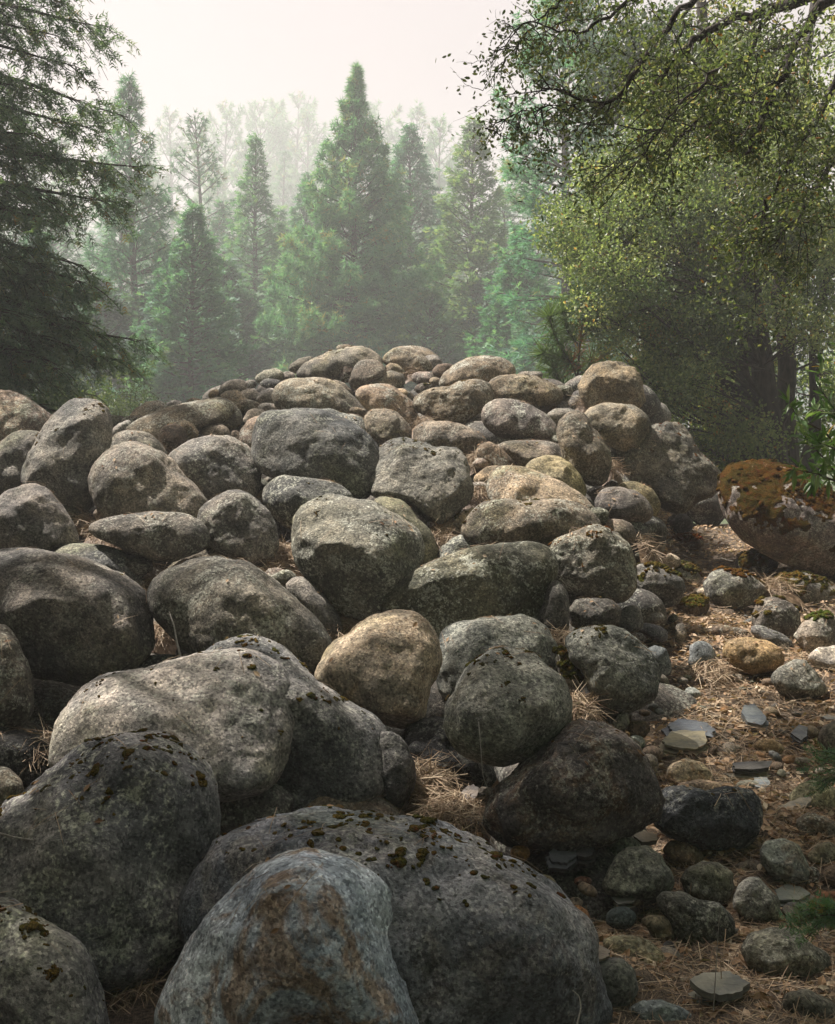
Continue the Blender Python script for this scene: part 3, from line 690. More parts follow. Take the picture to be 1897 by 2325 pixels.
S('B', "562,470 600,430 670,420 740,440 800,490 835,550 835,590 740,605 650,610 590,570", 'speckled round boulder right of the squarish dark one', (0.28, 0.25, 0.20), k=1.1, n=46)
S('B', "840,580 870,515 930,490 1020,492 1110,510 1200,550 1255,600 1200,650 1130,700 1000,670 880,630", 'flat-topped boulder with a bright sunlit top, below the black gap', (0.30, 0.265, 0.22), k=1.0, n=48, cuts=4)
S('B', "1195,670 1220,620 1270,605 1330,640 1380,690 1420,745 1340,765 1240,740", 'egg-like brown stone beside the nest of needles', (0.25, 0.20, 0.15), k=1.1)
S('B', "1320,620 1400,600 1500,597 1600,598 1660,620 1700,680 1680,730 1560,750 1440,760 1370,700", 'broad flat-topped boulder left of the upright boulder', (0.27, 0.24, 0.205), k=1.0, n=44)
S('C', "-10,745 40,705 110,683 180,690 240,730 290,790 330,870 320,920 200,920 60,850", 'smooth yellowish boulder left of the upright boulder', (0.33, 0.30, 0.20), k=1.0, mat=M_SMOOTH, n=44)
S('B', "1255,840 1290,780 1350,750 1450,745 1560,790 1680,840 1780,900 1850,970 1880,1060 1800,1120 1500,1000 1320,970 1260,910", 'pale pinkish sunlit boulder behind the bean-shaped one', (0.36, 0.305, 0.235), k=1.0, back=.1, n=52, lean=.6)
S('B', "1170,800 1250,745 1330,738 1380,750 1300,820 1260,880 1190,850", 'small rounded stone left of the pale pinkish sunlit boulder', TAN, k=1.1, back=.2)
S('B', "1118,1110 1150,1040 1210,970 1290,930 1380,922 1470,940 1560,930 1660,925 1760,950 1850,1010 1900,1100 1880,1180 1780,1190 1650,1170 1500,1190 1300,1180 1180,1160", 'long bean-shaped boulder with a mossy notch in its top', (0.25, 0.215, 0.165), k=1.1, n=62, moss=.15, cuts=3)
S('B', "980,1110 1060,1040 1140,990 1200,970 1180,1050 1120,1120 1050,1150", 'mossy stone under the left end of the bean-shaped boulder', TAN, k=.9, moss=.3, back=.1)
# ---- upper right
S('C', "302,310 320,230 360,175 420,155 520,165 600,195 630,240 648,330 650,390 600,410 480,405 360,425 320,370", 'blocky light brown boulder perched on top of the right end', (0.30, 0.255, 0.18), k=1.0, n=52, cuts=6, pw=3.0, rough=1.7)
S('C', "640,400 665,365 720,362 780,395 815,440 818,480 760,510 690,525 650,480", 'grey boulder behind and right of the blocky perched one', GREY, k=1.0, back=.15)
S('C', "320,450 370,410 440,395 540,395 620,415 670,460 690,520 660,570 620,640 540,650 440,610 360,530", 'dimpled pale boulder under the blocky perched one', (0.31, 0.28, 0.215), k=1.0, n=48, rough=1.3)
S('C', "175,550 190,490 230,440 280,432 330,460 370,530 430,590 460,660 470,730 440,800 400,835 330,835 260,790 220,700 190,620", 'upright egg-shaped boulder standing on end', (0.27, 0.235, 0.18), k=1.1, n=54, cuts=2, rough=1.2)
S('C', (284, 387, 56, 40), 'small dark round stone left of the blocky perched boulder', DGREY, k=1.0)
S('C', (198, 399, 38, 23), 'tiny bluish stone on the skyline by the small dark round one', BLUE, k=1.0, back=.1)
S('C', (112, 412, 54, 32), 'dark brown stone under the wide lens-shaped boulder', BROWN, k=.8)
S('C', "100,450 160,415 240,412 295,430 260,480 190,520 150,500", 'flattish grey stone above the upright egg-shaped boulder', GREY, k=1.0)
S('C', "480,660 530,600 620,600 655,540 740,515 820,497 870,520 930,590 940,660 1010,710 1080,780 1085,840 1030,890 930,930 870,995 760,960 720,900 640,880 560,840 510,760", 'large angular boulder overhanging a cave, red moss on its sloping top', (0.21, 0.185, 0.135), k=1.3, n=70, cuts=7, moss=.2, mossc=(1.3, .7, .8), rough=1.6, lean=.5)
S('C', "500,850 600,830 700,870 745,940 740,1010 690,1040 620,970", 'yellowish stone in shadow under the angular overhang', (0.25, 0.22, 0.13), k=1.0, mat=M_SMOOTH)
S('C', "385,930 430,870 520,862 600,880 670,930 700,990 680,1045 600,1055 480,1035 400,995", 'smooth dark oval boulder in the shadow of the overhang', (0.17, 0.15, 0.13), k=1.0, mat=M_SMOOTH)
S('C', "1095,830 1130,770 1200,735 1300,725 1420,740 1560,790 1680,870 1800,980 1900,1100 1950,1250 1900,1360 1736,1350 1550,1300 1400,1245 1250,1165 1150,1060 1105,950", 'giant boulder at the right edge thickly capped with golden brown moss', (0.27, 0.22, 0.19), k=1.0, n=84, moss=.84, mossc=(.80, .60, .55), cuts=2, lean=.35, rough=1.0, mz=.15)
S('C', "405,1060 460,1040 540,1038 590,1070 610,1130 600,1170 540,1170 470,1145", 'brownish stone under the smooth dark oval one, beside the moss', (0.20, 0.16, 0.12), k=1.2, mat=M_SMOOTH)
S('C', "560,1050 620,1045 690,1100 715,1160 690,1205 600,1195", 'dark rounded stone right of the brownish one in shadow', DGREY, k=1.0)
S('C', "125,1180 200,1140 300,1100 390,1078 450,1090 520,1140 570,1200 600,1300 600,1420 560,1490 450,1500 340,1475 240,1445 190,1380 150,1280", 'angular grey block with red-brown moss and needles over its right side', (0.19, 0.19, 0.175), k=1.0, n=66, cuts=6, moss=.36, mossc=(1.2, .8, .8), pw=2.9, rough=1.3)
S('C', "590,1380 600,1330 640,1300 720,1285 800,1330 870,1370 885,1430 850,1500 760,1535 660,1515 600,1460", 'dark boulder with golden moss on its shoulder, below the dry litter', DGREY, k=.9, moss=.52, n=46)
S('C', "850,1530 870,1490 940,1470 1010,1480 1030,1530 1000,1585 930,1605 870,1585", 'small round stone capped with yellow moss', BROWN, k=1.0, moss=.6, mossc=(1.2, 1.2, 1))
S('C', "1000,1400 1040,1340 1110,1320 1200,1340 1290,1380 1345,1430 1300,1495 1220,1535 1120,1545 1050,1515 1010,1475", 'grey boulder ringed with orange moss right of the yellow-capped stone', GREY, k=.9, moss=.50, n=46, mossc=(1.3, .85, .8))
S('C', (825, 1272, 48, 35, 25), 'pale pebble lying on the sunlit litter', PALE, k=.6, mat=M_SMOOTH)
S('C', (1290, 1290, 118, 68), 'low moss-covered boulder below the giant mossy one', DGREY, k=.5, moss=.75)
S('C', "1370,1400 1450,1350 1560,1350 1680,1380 1760,1440 1780,1540 1650,1550 1500,1480", 'long mossy boulder half buried at the right edge', GREY, k=.5, moss=.72)
S('C', "1265,1590 1300,1510 1380,1480 1460,1500 1520,1560 1530,1640 1500,1705 1380,1710 1290,1670", 'dark boulder with a wig of dry grass and moss', (0.15, 0.135, 0.12), k=.8, moss=.5, n=40)
S('C', "1500,1700 1540,1640 1590,1590 1680,1575 1760,1590 1800,1680 1780,1780 1600,1800", 'pale boulder with olive moss on top at the right edge', PALE, k=.8, moss=.5, mossc=(.8, 1.3, 1), n=40)
S('C', "70,1600 110,1450 140,1390 190,1400 230,1470 240,1560 230,1670 160,1760 80,1740", 'upright dark stone right of the slab with yellow-green algae', DGREY, k=1.0, n=36)
S('C', "225,1560 280,1495 380,1490 480,1500 525,1540 520,1620 450,1670 330,1670 240,1640", 'dark squat boulder under the angular mossy block', DGREY, k=.8, n=38)
S('C', (585, 1605, 70, 76), 'grey stone below the dark boulder with golden moss', GREY, k=.7)
S('C', (705, 1592, 74, 40), 'pale flat stone behind a tangle of dry twigs', GREY, k=.6)
S('C', (890, 1365, 100, 70), 'mossy stone behind the small yellow-capped one', GREY, k=.7, moss=.5, back=.3)
S('C', (735, 1130, 40, 34), 'little brown stone in the shade of the overhang', BROWN, k=.7)
S('C', (980, 1450, 45, 26), 'flat pale stone on the yellow-capped one', PALE, k=1.6)
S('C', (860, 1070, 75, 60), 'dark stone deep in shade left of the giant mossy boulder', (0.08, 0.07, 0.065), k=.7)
S('C', (900, 1170, 90, 50), 'low red-mossed stone at the mouth of the cave', BROWN, k=.6, moss=.5, mossc=(1.3, .6, .7))
# ---- litter slope
S('F', "800,490 840,465 900,480 930,550 925,610 870,625 840,565", 'grey rounded stone right of the moss-speckled boulder', (0.22, 0.225, 0.20), k=.7, mat=M_SMOOTH)
S('F', "740,380 800,357 860,365 905,400 900,450 830,450", 'purplish grey stone in the litter above the moss-speckled boulder', (0.17, 0.165, 0.175), k=.7, mat=M_SMOOTH)
S('F', (758, 435, 38, 32), 'dark cobble between the purplish stone and the speckled boulder', DGREY, k=.7)
S('F', "945,430 950,370 985,365 997,400 985,465 955,465", 'narrow pale stone standing upright in the litter', PALE, k=.8, cuts=4)
S('F', "1050,400 1150,380 1230,378 1310,405 1290,435 1180,455 1110,445", 'flat brown slab of stone with a dark broken edge', BROWN, k=.8, cuts=5, rough=1.4)
S('F', "1310,390 1370,372 1450,400 1520,450 1535,500 1490,535 1400,480", 'grey stone with moss rim behind the smooth tan one', GREY, k=.8, moss=.2, back=.15)
S('F', "1182,490 1220,450 1300,435 1390,450 1460,490 1480,545 1430,590 1330,605 1250,590 1205,540", 'smooth tan oval stone casting a dark shadow on the litter', (0.36, 0.27, 0.17), k=1.0, mat=M_SMOOTH, n=40, cuts=1, stain=.25)
S('F', "1005,560 1015,470 1060,450 1120,470 1150,520 1150,580 1110,615 1030,605", 'faceted pale stone standing alone in dry grass', (0.27, 0.28, 0.27), k=.9, cuts=6, mat=M_SMOOTH)
S('F', "1418,640 1450,590 1520,550 1590,550 1640,600 1690,670 1680,720 1580,735 1480,710", 'grey stone with a mossy top edge below the smooth tan oval', (0.24, 0.24, 0.215), k=.8, moss=.28, n=40)
S('F', "1608,530 1660,480 1736,468 1820,500 1830,600 1736,620 1650,580", 'pale pinkish stone at the right edge of the sunny litter', PALE, k=.8, mat=M_SMOOTH)
S('F', (1032, 710, 41, 29, 20), 'blue-grey egg-shaped pebble lying on needles', (0.26, 0.29, 0.285), k=.7, mat=M_SMOOTH, cuts=0)
slab('F', "1283,800 1300,765 1350,755 1372,780 1412,825 1395,862 1315,850", 'thick dark slate chunk standing clear of the litter', (0.12, 0.14, 0.155), tilt=(0, 18), thick=.085, lift=.03)
slab('F', "905,855 950,820 1030,828 1090,840 1132,872 1122,912 1050,902 930,890", 'blue-black slate slab, upper one of the pair on the litter', (0.11, 0.13, 0.16), tilt=(0, 12), thick=.05, lift=.03)
slab('F', "868,940 900,895 980,883 1092,892 1097,950 1050,985 950,975 880,962", 'tan layered slate slab below the blue-black one', (0.27, 0.25, 0.18), tilt=(2, 15), thick=.05)
S('F', "625,850 660,805 715,800 728,855 690,905 640,890", 'flat greenish stone leaning beside the dark rugged boulder', (0.25, 0.25, 0.19), k=.8, mat=M_SMOOTH, cuts=5)
S('F', (760, 882, 60, 47), 'chocolate-brown stone right of the leaning greenish one', BROWN, k=.6, mat=M_SMOOTH)
S('F', (748, 955, 39, 33), 'pale greenish cobble above the brown flat cobble', (0.29, 0.31, 0.26), k=.7, mat=M_SMOOTH)
S('F', (825, 1008, 56, 42), 'brown flat cobble at the right shoulder of the dark rugged boulder', (0.20, 0.15, 0.11), k=.6, mat=M_SMOOTH)
S('F', (808, 1060, 42, 50, -20), 'grey angular stone leaning on the dark rugged boulder', GREY, k=.8)
S('F', "905,1110 930,1060 990,1035 1070,1050 1120,1090 1140,1145 1050,1170 940,1160", 'white and orange speckled stone behind the black crusted boulder', (0.40, 0.34, 0.25), k=.7, mat=M_SMOOTH, stain=.7, n=34)
S('F', "940,1188 980,1150 1070,1138 1150,1145 1185,1175 1150,1205 1000,1210", 'pink-white flat stone just above the black crusted boulder', (0.45, 0.35, 0.27), k=.9, mat=M_SMOOTH, n=30, cuts=1)
S('G', "848,240 870,180 930,150 1050,140 1180,142 1280,155 1340,200 1355,280 1340,360 1290,410 1200,435 1050,420 930,380 870,320", 'black crusted boulder propped on smaller stones in the litter', (0.13, 0.14, 0.145), k=1.3, mat=M_DARK, rough=1.7, n=60, cuts=5, moss=.1)
slab('F', "1225,1052 1290,1044 1425,1040 1410,1072 1330,1082 1240,1078", 'thin dark slate flake, upper of two by the pink-white stone', (0.06, 0.06, 0.06), tilt=(0, 6), thick=.02, lift=.045, layers=2)
slab('F', "1195,1095 1280,1080 1400,1064 1390,1100 1300,1118 1240,1110", 'tan slate flake under the thin dark one', (0.30, 0.275, 0.20), tilt=(2, 6), thick=.03, layers=2)
S('F', (1302, 1162, 68, 34), 'pale grey-green cobble below the slate flakes', (0.30, 0.30, 0.24), k=.6, mat=M_SMOOTH)
slab('F', "1340,1130 1400,1125 1420,1160 1390,1185 1345,1170", 'small blue slate chip right of the grey-green cobble', (0.17, 0.20, 0.22), thick=.02, layers=2)
S('F', "1650,940 1670,880 1730,840 1800,850 1830,940 1780,1005 1700,1015", 'rounded brownish grey stone at the right edge, below the pinkish one', (0.23, 0.215, 0.18), k=.8, mat=M_SMOOTH)
S('F', (1405, 972, 84, 40, 8), 'flat tan stone half buried in leaves', (0.34, 0.24, 0.15), k=.3, mat=M_SMOOTH)
slab('F', "1520,920 1560,875 1605,890 1600,935 1570,955", 'dark slate chip near the right edge of the litter', (0.10, 0.11, 0.12), tilt=(-8, 20), thick=.03)
slab('F', "1680,820 1700,808 1780,806 1780,830 1700,834", 'thin grey flake above the rounded stone at the right edge', (0.24, 0.24, 0.22), thick=.015, layers=2)
S('F', (1565, 1042, 54, 22), 'low grey stone among leaves right of the slate flakes', GREY, k=.5, mat=M_SMOOTH)
S('G', "1520,190 1560,130 1620,105 1700,110 1760,160 1770,270 1640,280 1560,240", 'greenish stone behind the tilted slate plank', (0.24, 0.245, 0.20), k=.7, mat=M_SMOOTH, n=36, stain=.2)
slab('G', "1355,290 1450,240 1560,192 1628,192 1600,232 1500,312 1430,345", 'long pale slate plank tilted against the greenish stone', (0.29, 0.265, 0.21), tilt=(-12, 28), thick=.03, lift=.05, layers=4, name='slate_plank')
S('G', "1545,300 1600,262 1700,290 1780,330 1780,400 1700,425 1600,385 1550,350", 'speckled flat stone under the right end of the slate plank', (0.23, 0.21, 0.16), k=.7, n=34, stain=.3)
S('G', "603,430 640,385 700,372 760,400 790,440 700,490 640,500", 'pale grey stone behind the broad olive-grey one', (0.28, 0.29, 0.27), k=.8, back=.08)
S('G', "590,610 620,540 660,470 720,440 800,435 870,480 930,550 940,610 900,660 820,690 680,680 600,650", 'broad olive-grey stone with a lichened top among the cobbles', (0.24, 0.245, 0.19), k=.85, n=48, stain=.1)
S('G', "875,440 930,405 1010,410 1080,460 1105,505 1020,525 930,505", 'flat orange-brown stone under the black crusted boulder', (0.30, 0.22, 0.14), k=.5, mat=M_SMOOTH, stain=.4)
S('G', "985,590 1010,530 1080,498 1160,505 1215,560 1222,630 1190,700 1100,715 1010,660", 'round dark green-grey stone with a brownish spot, centre of the cobbles', (0.18, 0.185, 0.15), k=.9, n=42, cuts=1)
S('G', "865,700 920,660 1000,655 1080,690 1160,720 1210,790 1210,860 1180,915 1050,925 960,905 900,810", 'dark rough stone like a clod below the round green-grey one', (0.15, 0.155, 0.135), k=.8, n=48, mat=M_DARK, rough=1.7)
S('G', "1225,700 1250,620 1300,575 1360,575 1400,620 1450,700 1460,770 1400,805 1300,790 1235,745", 'grey triangular stone with a rounded top right of the rough clod', (0.255, 0.25, 0.215), k=.9, n=44, cuts=4)
S('G', "1365,450 1400,400 1480,395 1550,425 1590,490 1620,560 1590,620 1500,620 1430,570 1380,510", 'blue stone with curved dark veins near the right edge', (0.20, 0.23, 0.24), k=.9, n=44, mat=M_SMOOTH, stain=.35)
S('G', "1590,470 1640,410 1710,403 1770,440 1770,510 1700,550 1620,520", 'smooth dark brown-green stone at the right edge above the russet one', (0.17, 0.165, 0.125), k=.8, mat=M_SMOOTH)
S('G', (1732, 587, 66, 64), 'coarse brown stone at the right edge', BROWN, k=.8, rough=1.5)
S('G', (1625, 578, 44, 50), 'small dark brown stone right of the blue veined one', BROWN, k=.8)
S('G', (1702, 694, 74, 45), 'russet oval stone at the right edge', (0.24, 0.12, 0.065), k=.7, mat=M_SMOOTH, cuts=1)
slab('G', "1440,640 1500,612 1580,630 1622,660 1560,692 1460,692", 'flat grey slab left of the russet stone', (0.23, 0.25, 0.22), thick=.03)
S('G', (1305, 540, 88, 42), 'low dark flat stone between the round green-grey and blue veined stones', DGREY, k=.5)
S('G', "1285,930 1330,870 1410,830 1500,825 1560,860 1620,920 1680,960 1700,1040 1660,1100 1550,1120 1420,1080 1320,1010", 'large grey-green stone with a dent on top, bottom right', (0.21, 0.215, 0.18), k=.85, n=56, cuts=4)
slab('G', "1005,1095 1080,1062 1200,1055 1292,1110 1245,1152 1150,1170 1060,1142", 'thick dark slate slab with a flat grey-green top, bottom right', (0.20, 0.205, 0.18), thick=.10, lift=.0, layers=4)
slab('G', "1370,1130 1420,1105 1492,1125 1492,1170 1440,1207 1390,1172", 'thin grey slate chip right of the thick slate slab', (0.21, 0.23, 0.235), tilt=(-10, 15), thick=.02, lift=.02, layers=2)
S('G', "1465,1230 1510,1150 1600,1145 1700,1200 1780,1260 1800,1340 1600,1370 1490,1320", 'broad grey stone in the bottom right corner', (0.22, 0.21, 0.17), k=.7, n=44, mat=M_SMOOTH)
S('G', "715,1230 780,1190 880,1185 980,1220 1040,1270 1020,1330 850,1345 740,1310", 'flat blue-grey stone at the bottom edge', (0.23, 0.26, 0.255), k=.6, n=42, mat=M_SMOOTH, cuts=1)
S('G', "525,1010 600,978 680,985 740,1040 755,1130 730,1200 650,1240 560,1250 500,1180 510,1080", 'dark bluish stone against the foot of the huge domed boulder', (0.13, 0.14, 0.145), k=.9, n=46, mat=M_SMOOTH)
S('G', "590,900 640,865 730,865 820,900 880,960 895,1040 870,1110 800,1130 740,1070 640,1000", 'olive-topped stone under the two-toned cobble', (0.22, 0.21, 0.13), k=1.0, n=46, mat=M_SMOOTH, stain=.2, back=.12)
slab('G', "490,910 560,885 622,920 622,948 560,972 505,968", 'small brown slate plate resting beside the huge domed boulder', (0.17, 0.15, 0.12), thick=.025, lift=.14, tilt=(0, 4))
S('G', (812, 860, 88, 52, 14), 'smooth two-toned cobble, pale blue fading to orange', (0.36, 0.33, 0.26), k=1.0, mat=M_SMOOTH, cuts=0, stain=1.0, depth=3.62, n=34)
S('G', "770,790 830,768 900,780 935,820 935,890 880,900", 'greenish-brown stone behind the two-toned cobble', (0.22, 0.20, 0.14), k=.7, mat=M_SMOOTH, stain=.3)
S('G', (685, 782, 68, 42), 'blue-green oval stone half under leaves', (0.17, 0.20, 0.185), k=.4, mat=M_SMOOTH)
S('G', "420,740 470,720 510,745 527,790 500,818 440,810", 'orange cobble tucked against the huge domed boulder', (0.38, 0.17, 0.06), k=.8, mat=M_SMOOTH, cuts=1)
S('G', (492, 598, 48, 28), 'reddish flat pebble above a brown oval pebble', (0.24, 0.12, 0.08), k=.6, mat=M_SMOOTH, back=.05)
S('G', (512, 640, 64, 36, 28), 'brown oval pebble below the reddish flat one', (0.21, 0.155, 0.12), k=.7, mat=M_SMOOTH, cuts=0)
S('G', (305, 600, 60, 30, 15), 'olive-tan smooth pebble beside the huge domed boulder', (0.26, 0.24, 0.15), k=.7, mat=M_SMOOTH, cuts=0)
S('G', (187, 462, 51, 41), 'orange egg-shaped stone left of the dark slate pieces', (0.40, 0.21, 0.07), k=.8, mat=M_SMOOTH, cuts=0)
slab('G', "325,455 380,410 450,415 467,470 420,507 340,502", 'dark blue slate piece right of the orange egg-shaped stone', (0.09, 0.10, 0.12), tilt=(5, 25), thick=.05, lift=.02)
slab('G', "455,420 490,400 550,425 545,465 500,482 460,470", 'black slate block beside the dark blue slate piece', (0.06, 0.06, 0.065), tilt=(-10, 20), thick=.07, lift=.02)
S('G', (600, 358, 74, 36), 'flat green-brown stone at the foot of the dark rugged boulder', (0.20, 0.20, 0.15), k=.5, mat=M_SMOOTH)
S('G', (160, 392, 72, 36), 'dark flat stone above the orange egg-shaped one', DGREY, k=.6)
slab('G', "735,372 790,350 850,370 850,398 780,405", 'tan slab half hidden in leaves left of the black crusted boulder', (0.20, 0.18, 0.13), thick=.02, layers=2)
S('E', (1262, 1197, 36, 30), 'small orange-brown cobble at the end of the needle bed', (0.33, 0.20, 0.09), k=.9, mat=M_SMOOTH, cuts=0)
slab('E', "1100,1072 1150,1010 1210,940 1255,935 1267,975 1210,1040 1130,1097", 'pinkish flat flake tilted against a dark stone in the litter', (0.25, 0.21, 0.18), tilt=(-10, 30), thick=.02, lift=.06, layers=2)
slab('E', "1195,1075 1240,1070 1312,1120 1300,1142 1220,1120", 'grey flake lying below the tilted pinkish one', (0.20, 0.19, 0.18), tilt=(0, 20), thick=.02, lift=.02, layers=2)
S('E', (1310, 990, 60, 50), 'dark stone behind the tilted pinkish flake', DGREY, k=.7)
S('G', (915, 930, 38, 46), 'small dark stone between the olive-topped stone and the clod', DGREY, k=.8)
S('G', (455, 702, 48, 34), 'grey-brown pebble above the orange cobble', (0.22, 0.18, 0.14), k=.6, mat=M_SMOOTH)
slab('G', "640,690 690,672 765,680 750,712 670,722", 'thin grey slate flake lying among the leaves below the olive-grey stone', (0.22, 0.21, 0.18), thick=.012, layers=2)
S('G', (1692, 822, 68, 40), 'pale stone behind the lower cedar sprig', (0.28, 0.30, 0.26), k=.7, mat=M_SMOOTH)
S('D', "-150,560 -40,510 100,500 200,540 260,620 240,720 100,740 -100,720", 'near-black filler boulder in the hollow at the left edge, tinted as its shade', (0.06, 0.06, 0.06), k=.6, back=.1, mat=M_DARK)  # boulder added to blacken the hollow; the shade is in its tint
S('C', (1010, 960, 120, 120), 'dark filler boulder left of the giant mossy one, its tint holding the cave shade', (0.07, 0.065, 0.06), k=.6, back=.3)  # added to close the cave; near-black tint stands in for the shade there

def short(label):
    w = label.replace(',', '').split()
    out = []
    for i, x in enumerate(w):
        if i >= 3 and x in ('with', 'behind', 'above', 'below', 'beside', 'on', 'at', 'in', 'under', 'right', 'left', 'between', 'by', 'cut', 'among', 'over', 'against', 'near', 'showing', 'lying', 'sloping', 'leaning', 'just', 'from', 'casting') and out[-1] not in ('the', 'a', 'its', 'one') : break
        out.append(x)
    return ' '.join(out[:7])
def nearest(px, py):
    return min(STONES, key=lambda s_: abs(s_[4][:, 0].mean() - px) / (np.ptp(s_[4][:, 0]) + 30) + abs(s_[4][:, 1].mean() - py) / (np.ptp(s_[4][:, 1]) + 30))
def pixel(P):
    d = np.asarray(P) - CAM; dep = d @ FWD
    return W / 2 + FPX * (d @ RGT) / dep, H / 2 - FPX * (d @ UPV) / dep
# stones glimpsed deep in the gaps of the pile; those no line of sight reaches are joined as rubble
def fillers():
    rf = np.random.default_rng(99); k = 0; hidden = []; hf = []; hn = 0
    dg = bpy.context.evaluated_depsgraph_get(); dg.update()
    org = Vector(CAM)
    for iy, yy in enumerate(np.arange(3.3, 11.6, 0.46)):
        for xx in np.arange(-0.46 * yy, 0.50 + (yy - 3) * 0.215 - .1, 0.50):
            x = xx + rf.uniform(-.14, .14) + .25 * (iy % 2); y = yy + rf.uniform(-.12, .12); m = rf.uniform(.17, .27)
            V, Fc = cube_sphere(8); V = V * (1 + .10 * fnoise(V * 1.3 + k * 3.1, 2, k))[:, None] * [1.15, 1.0, .8] * m
            V = V + V / m * (.02 * m * fnoise(V * 9 + k, 3, 4))[:, None]
            V[:, 2] -= V[:, 2].min(); k += 1
            pos = np.array([x, y, float(ground_z(x, y)) - .06 - 1.5 * m])
            seen = 0
            for v in V[::8]:
                tgt = v + pos
                if tgt[2] < ground_z(tgt[0], tgt[1], True): continue
                d = Vector(tgt) - org; L = d.length
                hit, *_ = scene.ray_cast(dg, org, d / L, distance=L * .97)
                seen += not hit
            if seen >= 3:
                o = obj('boulder', mesh_np('boulder', V, Fc, M_GRAN), None, pos); o.color = (*(np.array(DGREY) * rf.uniform(.7, 1.1)), 0)
                px, py = pixel(pos + [0, 0, m])
                tag(o, 'dark stone deep in the gap by the ' + short(nearest(px, py)[0]), 'boulder', 'boulders deep in the gaps of the pile')
            else:
                hidden.append(V + pos); hf.append(Fc + hn); hn += len(V)
    o = obj('rubble', mesh_np('rubble', np.concatenate(hidden), np.concatenate(hf), M_GRAN)); o.color = (*DGREY, 0)
    tag(o, 'buried core of the rock pile under the visible boulders', 'rubble', None, 'stuff')
fillers()
# small stones lodged between the big ones along the crest and the upper left
def lodged():
    r = np.random.default_rng(31); names = ['grey', 'dark grey', 'pinkish', 'tan', 'olive', 'brown', 'pale']; cl_ = [GREY, DGREY, PINK, TAN, GREEN, BROWN, PALE]
    for i in range(110):
        y = r.uniform(6.0, 10.2); x = r.uniform(-.36 * min(y, 9), min(.5 + (y - 3) * .17, 1.35)); m = r.uniform(.035, .09)
        V, Fc = cube_sphere(7); V = V * (1 + .14 * fnoise(V * 1.4 + i * 3.7, 2, i))[:, None] * [1.25, 1.0, .75] * m
        V = V + V / m * (.03 * m * fnoise(V / m * 4 + i, 3, 4))[:, None]; V[:, 2] -= V[:, 2].min()
        z = float(ground_z(x, y)) + r.uniform(-.03, .05)
        o = obj('stone', mesh_np('stone', V, Fc, M_GRAN), None, (x, y, z)); o.rotation_euler = (0, 0, r.uniform(0, 6)); k = r.integers(7)
        o.color = (*(np.array(cl_[k]) * r.uniform(.8, 1.1)), 0); px, py = pixel(np.array([x, y, z + m * .7]))
        tag(o, 'small ' + names[k] + ' stone lodged beside the ' + short(nearest(px, py)[0]), 'stone', 'small stones lodged between the boulders')
lodged()
# ------------------------------------------------------------------ conifers
M_PINE = leaf_mat('pine_needles', [(0, (0.048, 0.135, 0.105)), (0.55, (0.115, 0.255, 0.185)), (0.9, (0.21, 0.34, 0.22)), (1, (0.27, 0.22, 0.12))], trans=0.4, rough=0.55)
M_FIR = leaf_mat('fir_needles', [(0, (0.042, 0.120, 0.100)), (0.6, (0.092, 0.215, 0.170)), (1, (0.18, 0.29, 0.20))], trans=0.4, rough=0.6)
M_CEDAR = leaf_mat('near_conifer_foliage', [(0, (0.060, 0.115, 0.092)), (0.6, (0.135, 0.210, 0.150)), (0.93, (0.20, 0.25, 0.15)), (1, (0.22, 0.15, 0.07))], trans=0.42, rough=0.6)
M_OAK = leaf_mat('live_oak_leaves', [(0, (0.050, 0.082, 0.042)), (0.5, (0.135, 0.175, 0.085)), (0.85, (0.28, 0.30, 0.16)), (0.95, (0.38, 0.36, 0.20)), (1, (0.26, 0.13, 0.04))], trans=0.42, rough=0.45, spec=0.4)
M_BLUE = leaf_mat('cottonwood_leaves', [(0, (0.04, 0.07, 0.045)), (1, (0.11, 0.15, 0.08))], trans=0.35, rough=0.5)
M_BAY = leaf_mat('bay_leaves', [(0, (0.05, 0.11, 0.03)), (0.7, (0.12, 0.23, 0.07)), (0.95, (0.22, 0.30, 0.13)), (1, (0.32, 0.20, 0.03))], trans=0.35, rough=0.35, spec=0.5)
M_DRY = leaf_mat('dry_leaves', [(0, (0.13, 0.068, 0.034)), (0.35, (0.30, 0.185, 0.10)), (0.75, (0.47, 0.35, 0.235)), (1, (0.66, 0.56, 0.42))], trans=0.12, rough=0.7)
M_STRAW = leaf_mat('dry_needles', [(0, (0.11, 0.070, 0.042)), (0.5, (0.26, 0.18, 0.11)), (1, (0.52, 0.42, 0.29))], trans=0.0, rough=0.6)

def tuft_tpl(n, ln, wd, spread, seed=1):
    """burst of n needles, each one thin triangle, pointing along +y"""
    r = np.random.default_rng(seed); V = []; F = []
    for i in range(n):
        d = np.array([0, 1.0, 0]) + spread * r.normal(size=3) * [1, .5, 1]; d /= np.linalg.norm(d)
        s = np.cross(d, r.normal(size=3)); s /= np.linalg.norm(s)
        L = ln * r.uniform(.7, 1.1); k = len(V)
        V += [s * wd / 2 + d * 0.0, -s * wd / 2 + d * 0.0, d * L]; F.append((k, k + 1, k + 2))
    return np.array(V), np.array(F)

def spray_tpl(n, ln, wd, nl, seed=1):
    """flat spray: needle bundles both sides of a stem along +y"""
    r = np.random.default_rng(seed); V = []; F = []
    for i in range(n):
        s0 = ln * (i + 0.5) / n * r.uniform(.9, 1.1)
        for sd in (-1, 1):
            a = R(r.uniform(30, 60)); d = np.array([sd * math.sin(a), math.cos(a), r.normal() * .25]); L = nl * (1.15 - 0.6 * i / n) * r.uniform(.7, 1.2)
            w = np.array([d[1], -d[0], 0.2 * r.normal()]) * wd / 2; k = len(V)
            b = np.array([0, s0, 0]); V += [b + w, b - w, b + d * L]; F.append((k, k + 1, k + 2))
    return np.array(V), np.array(F)

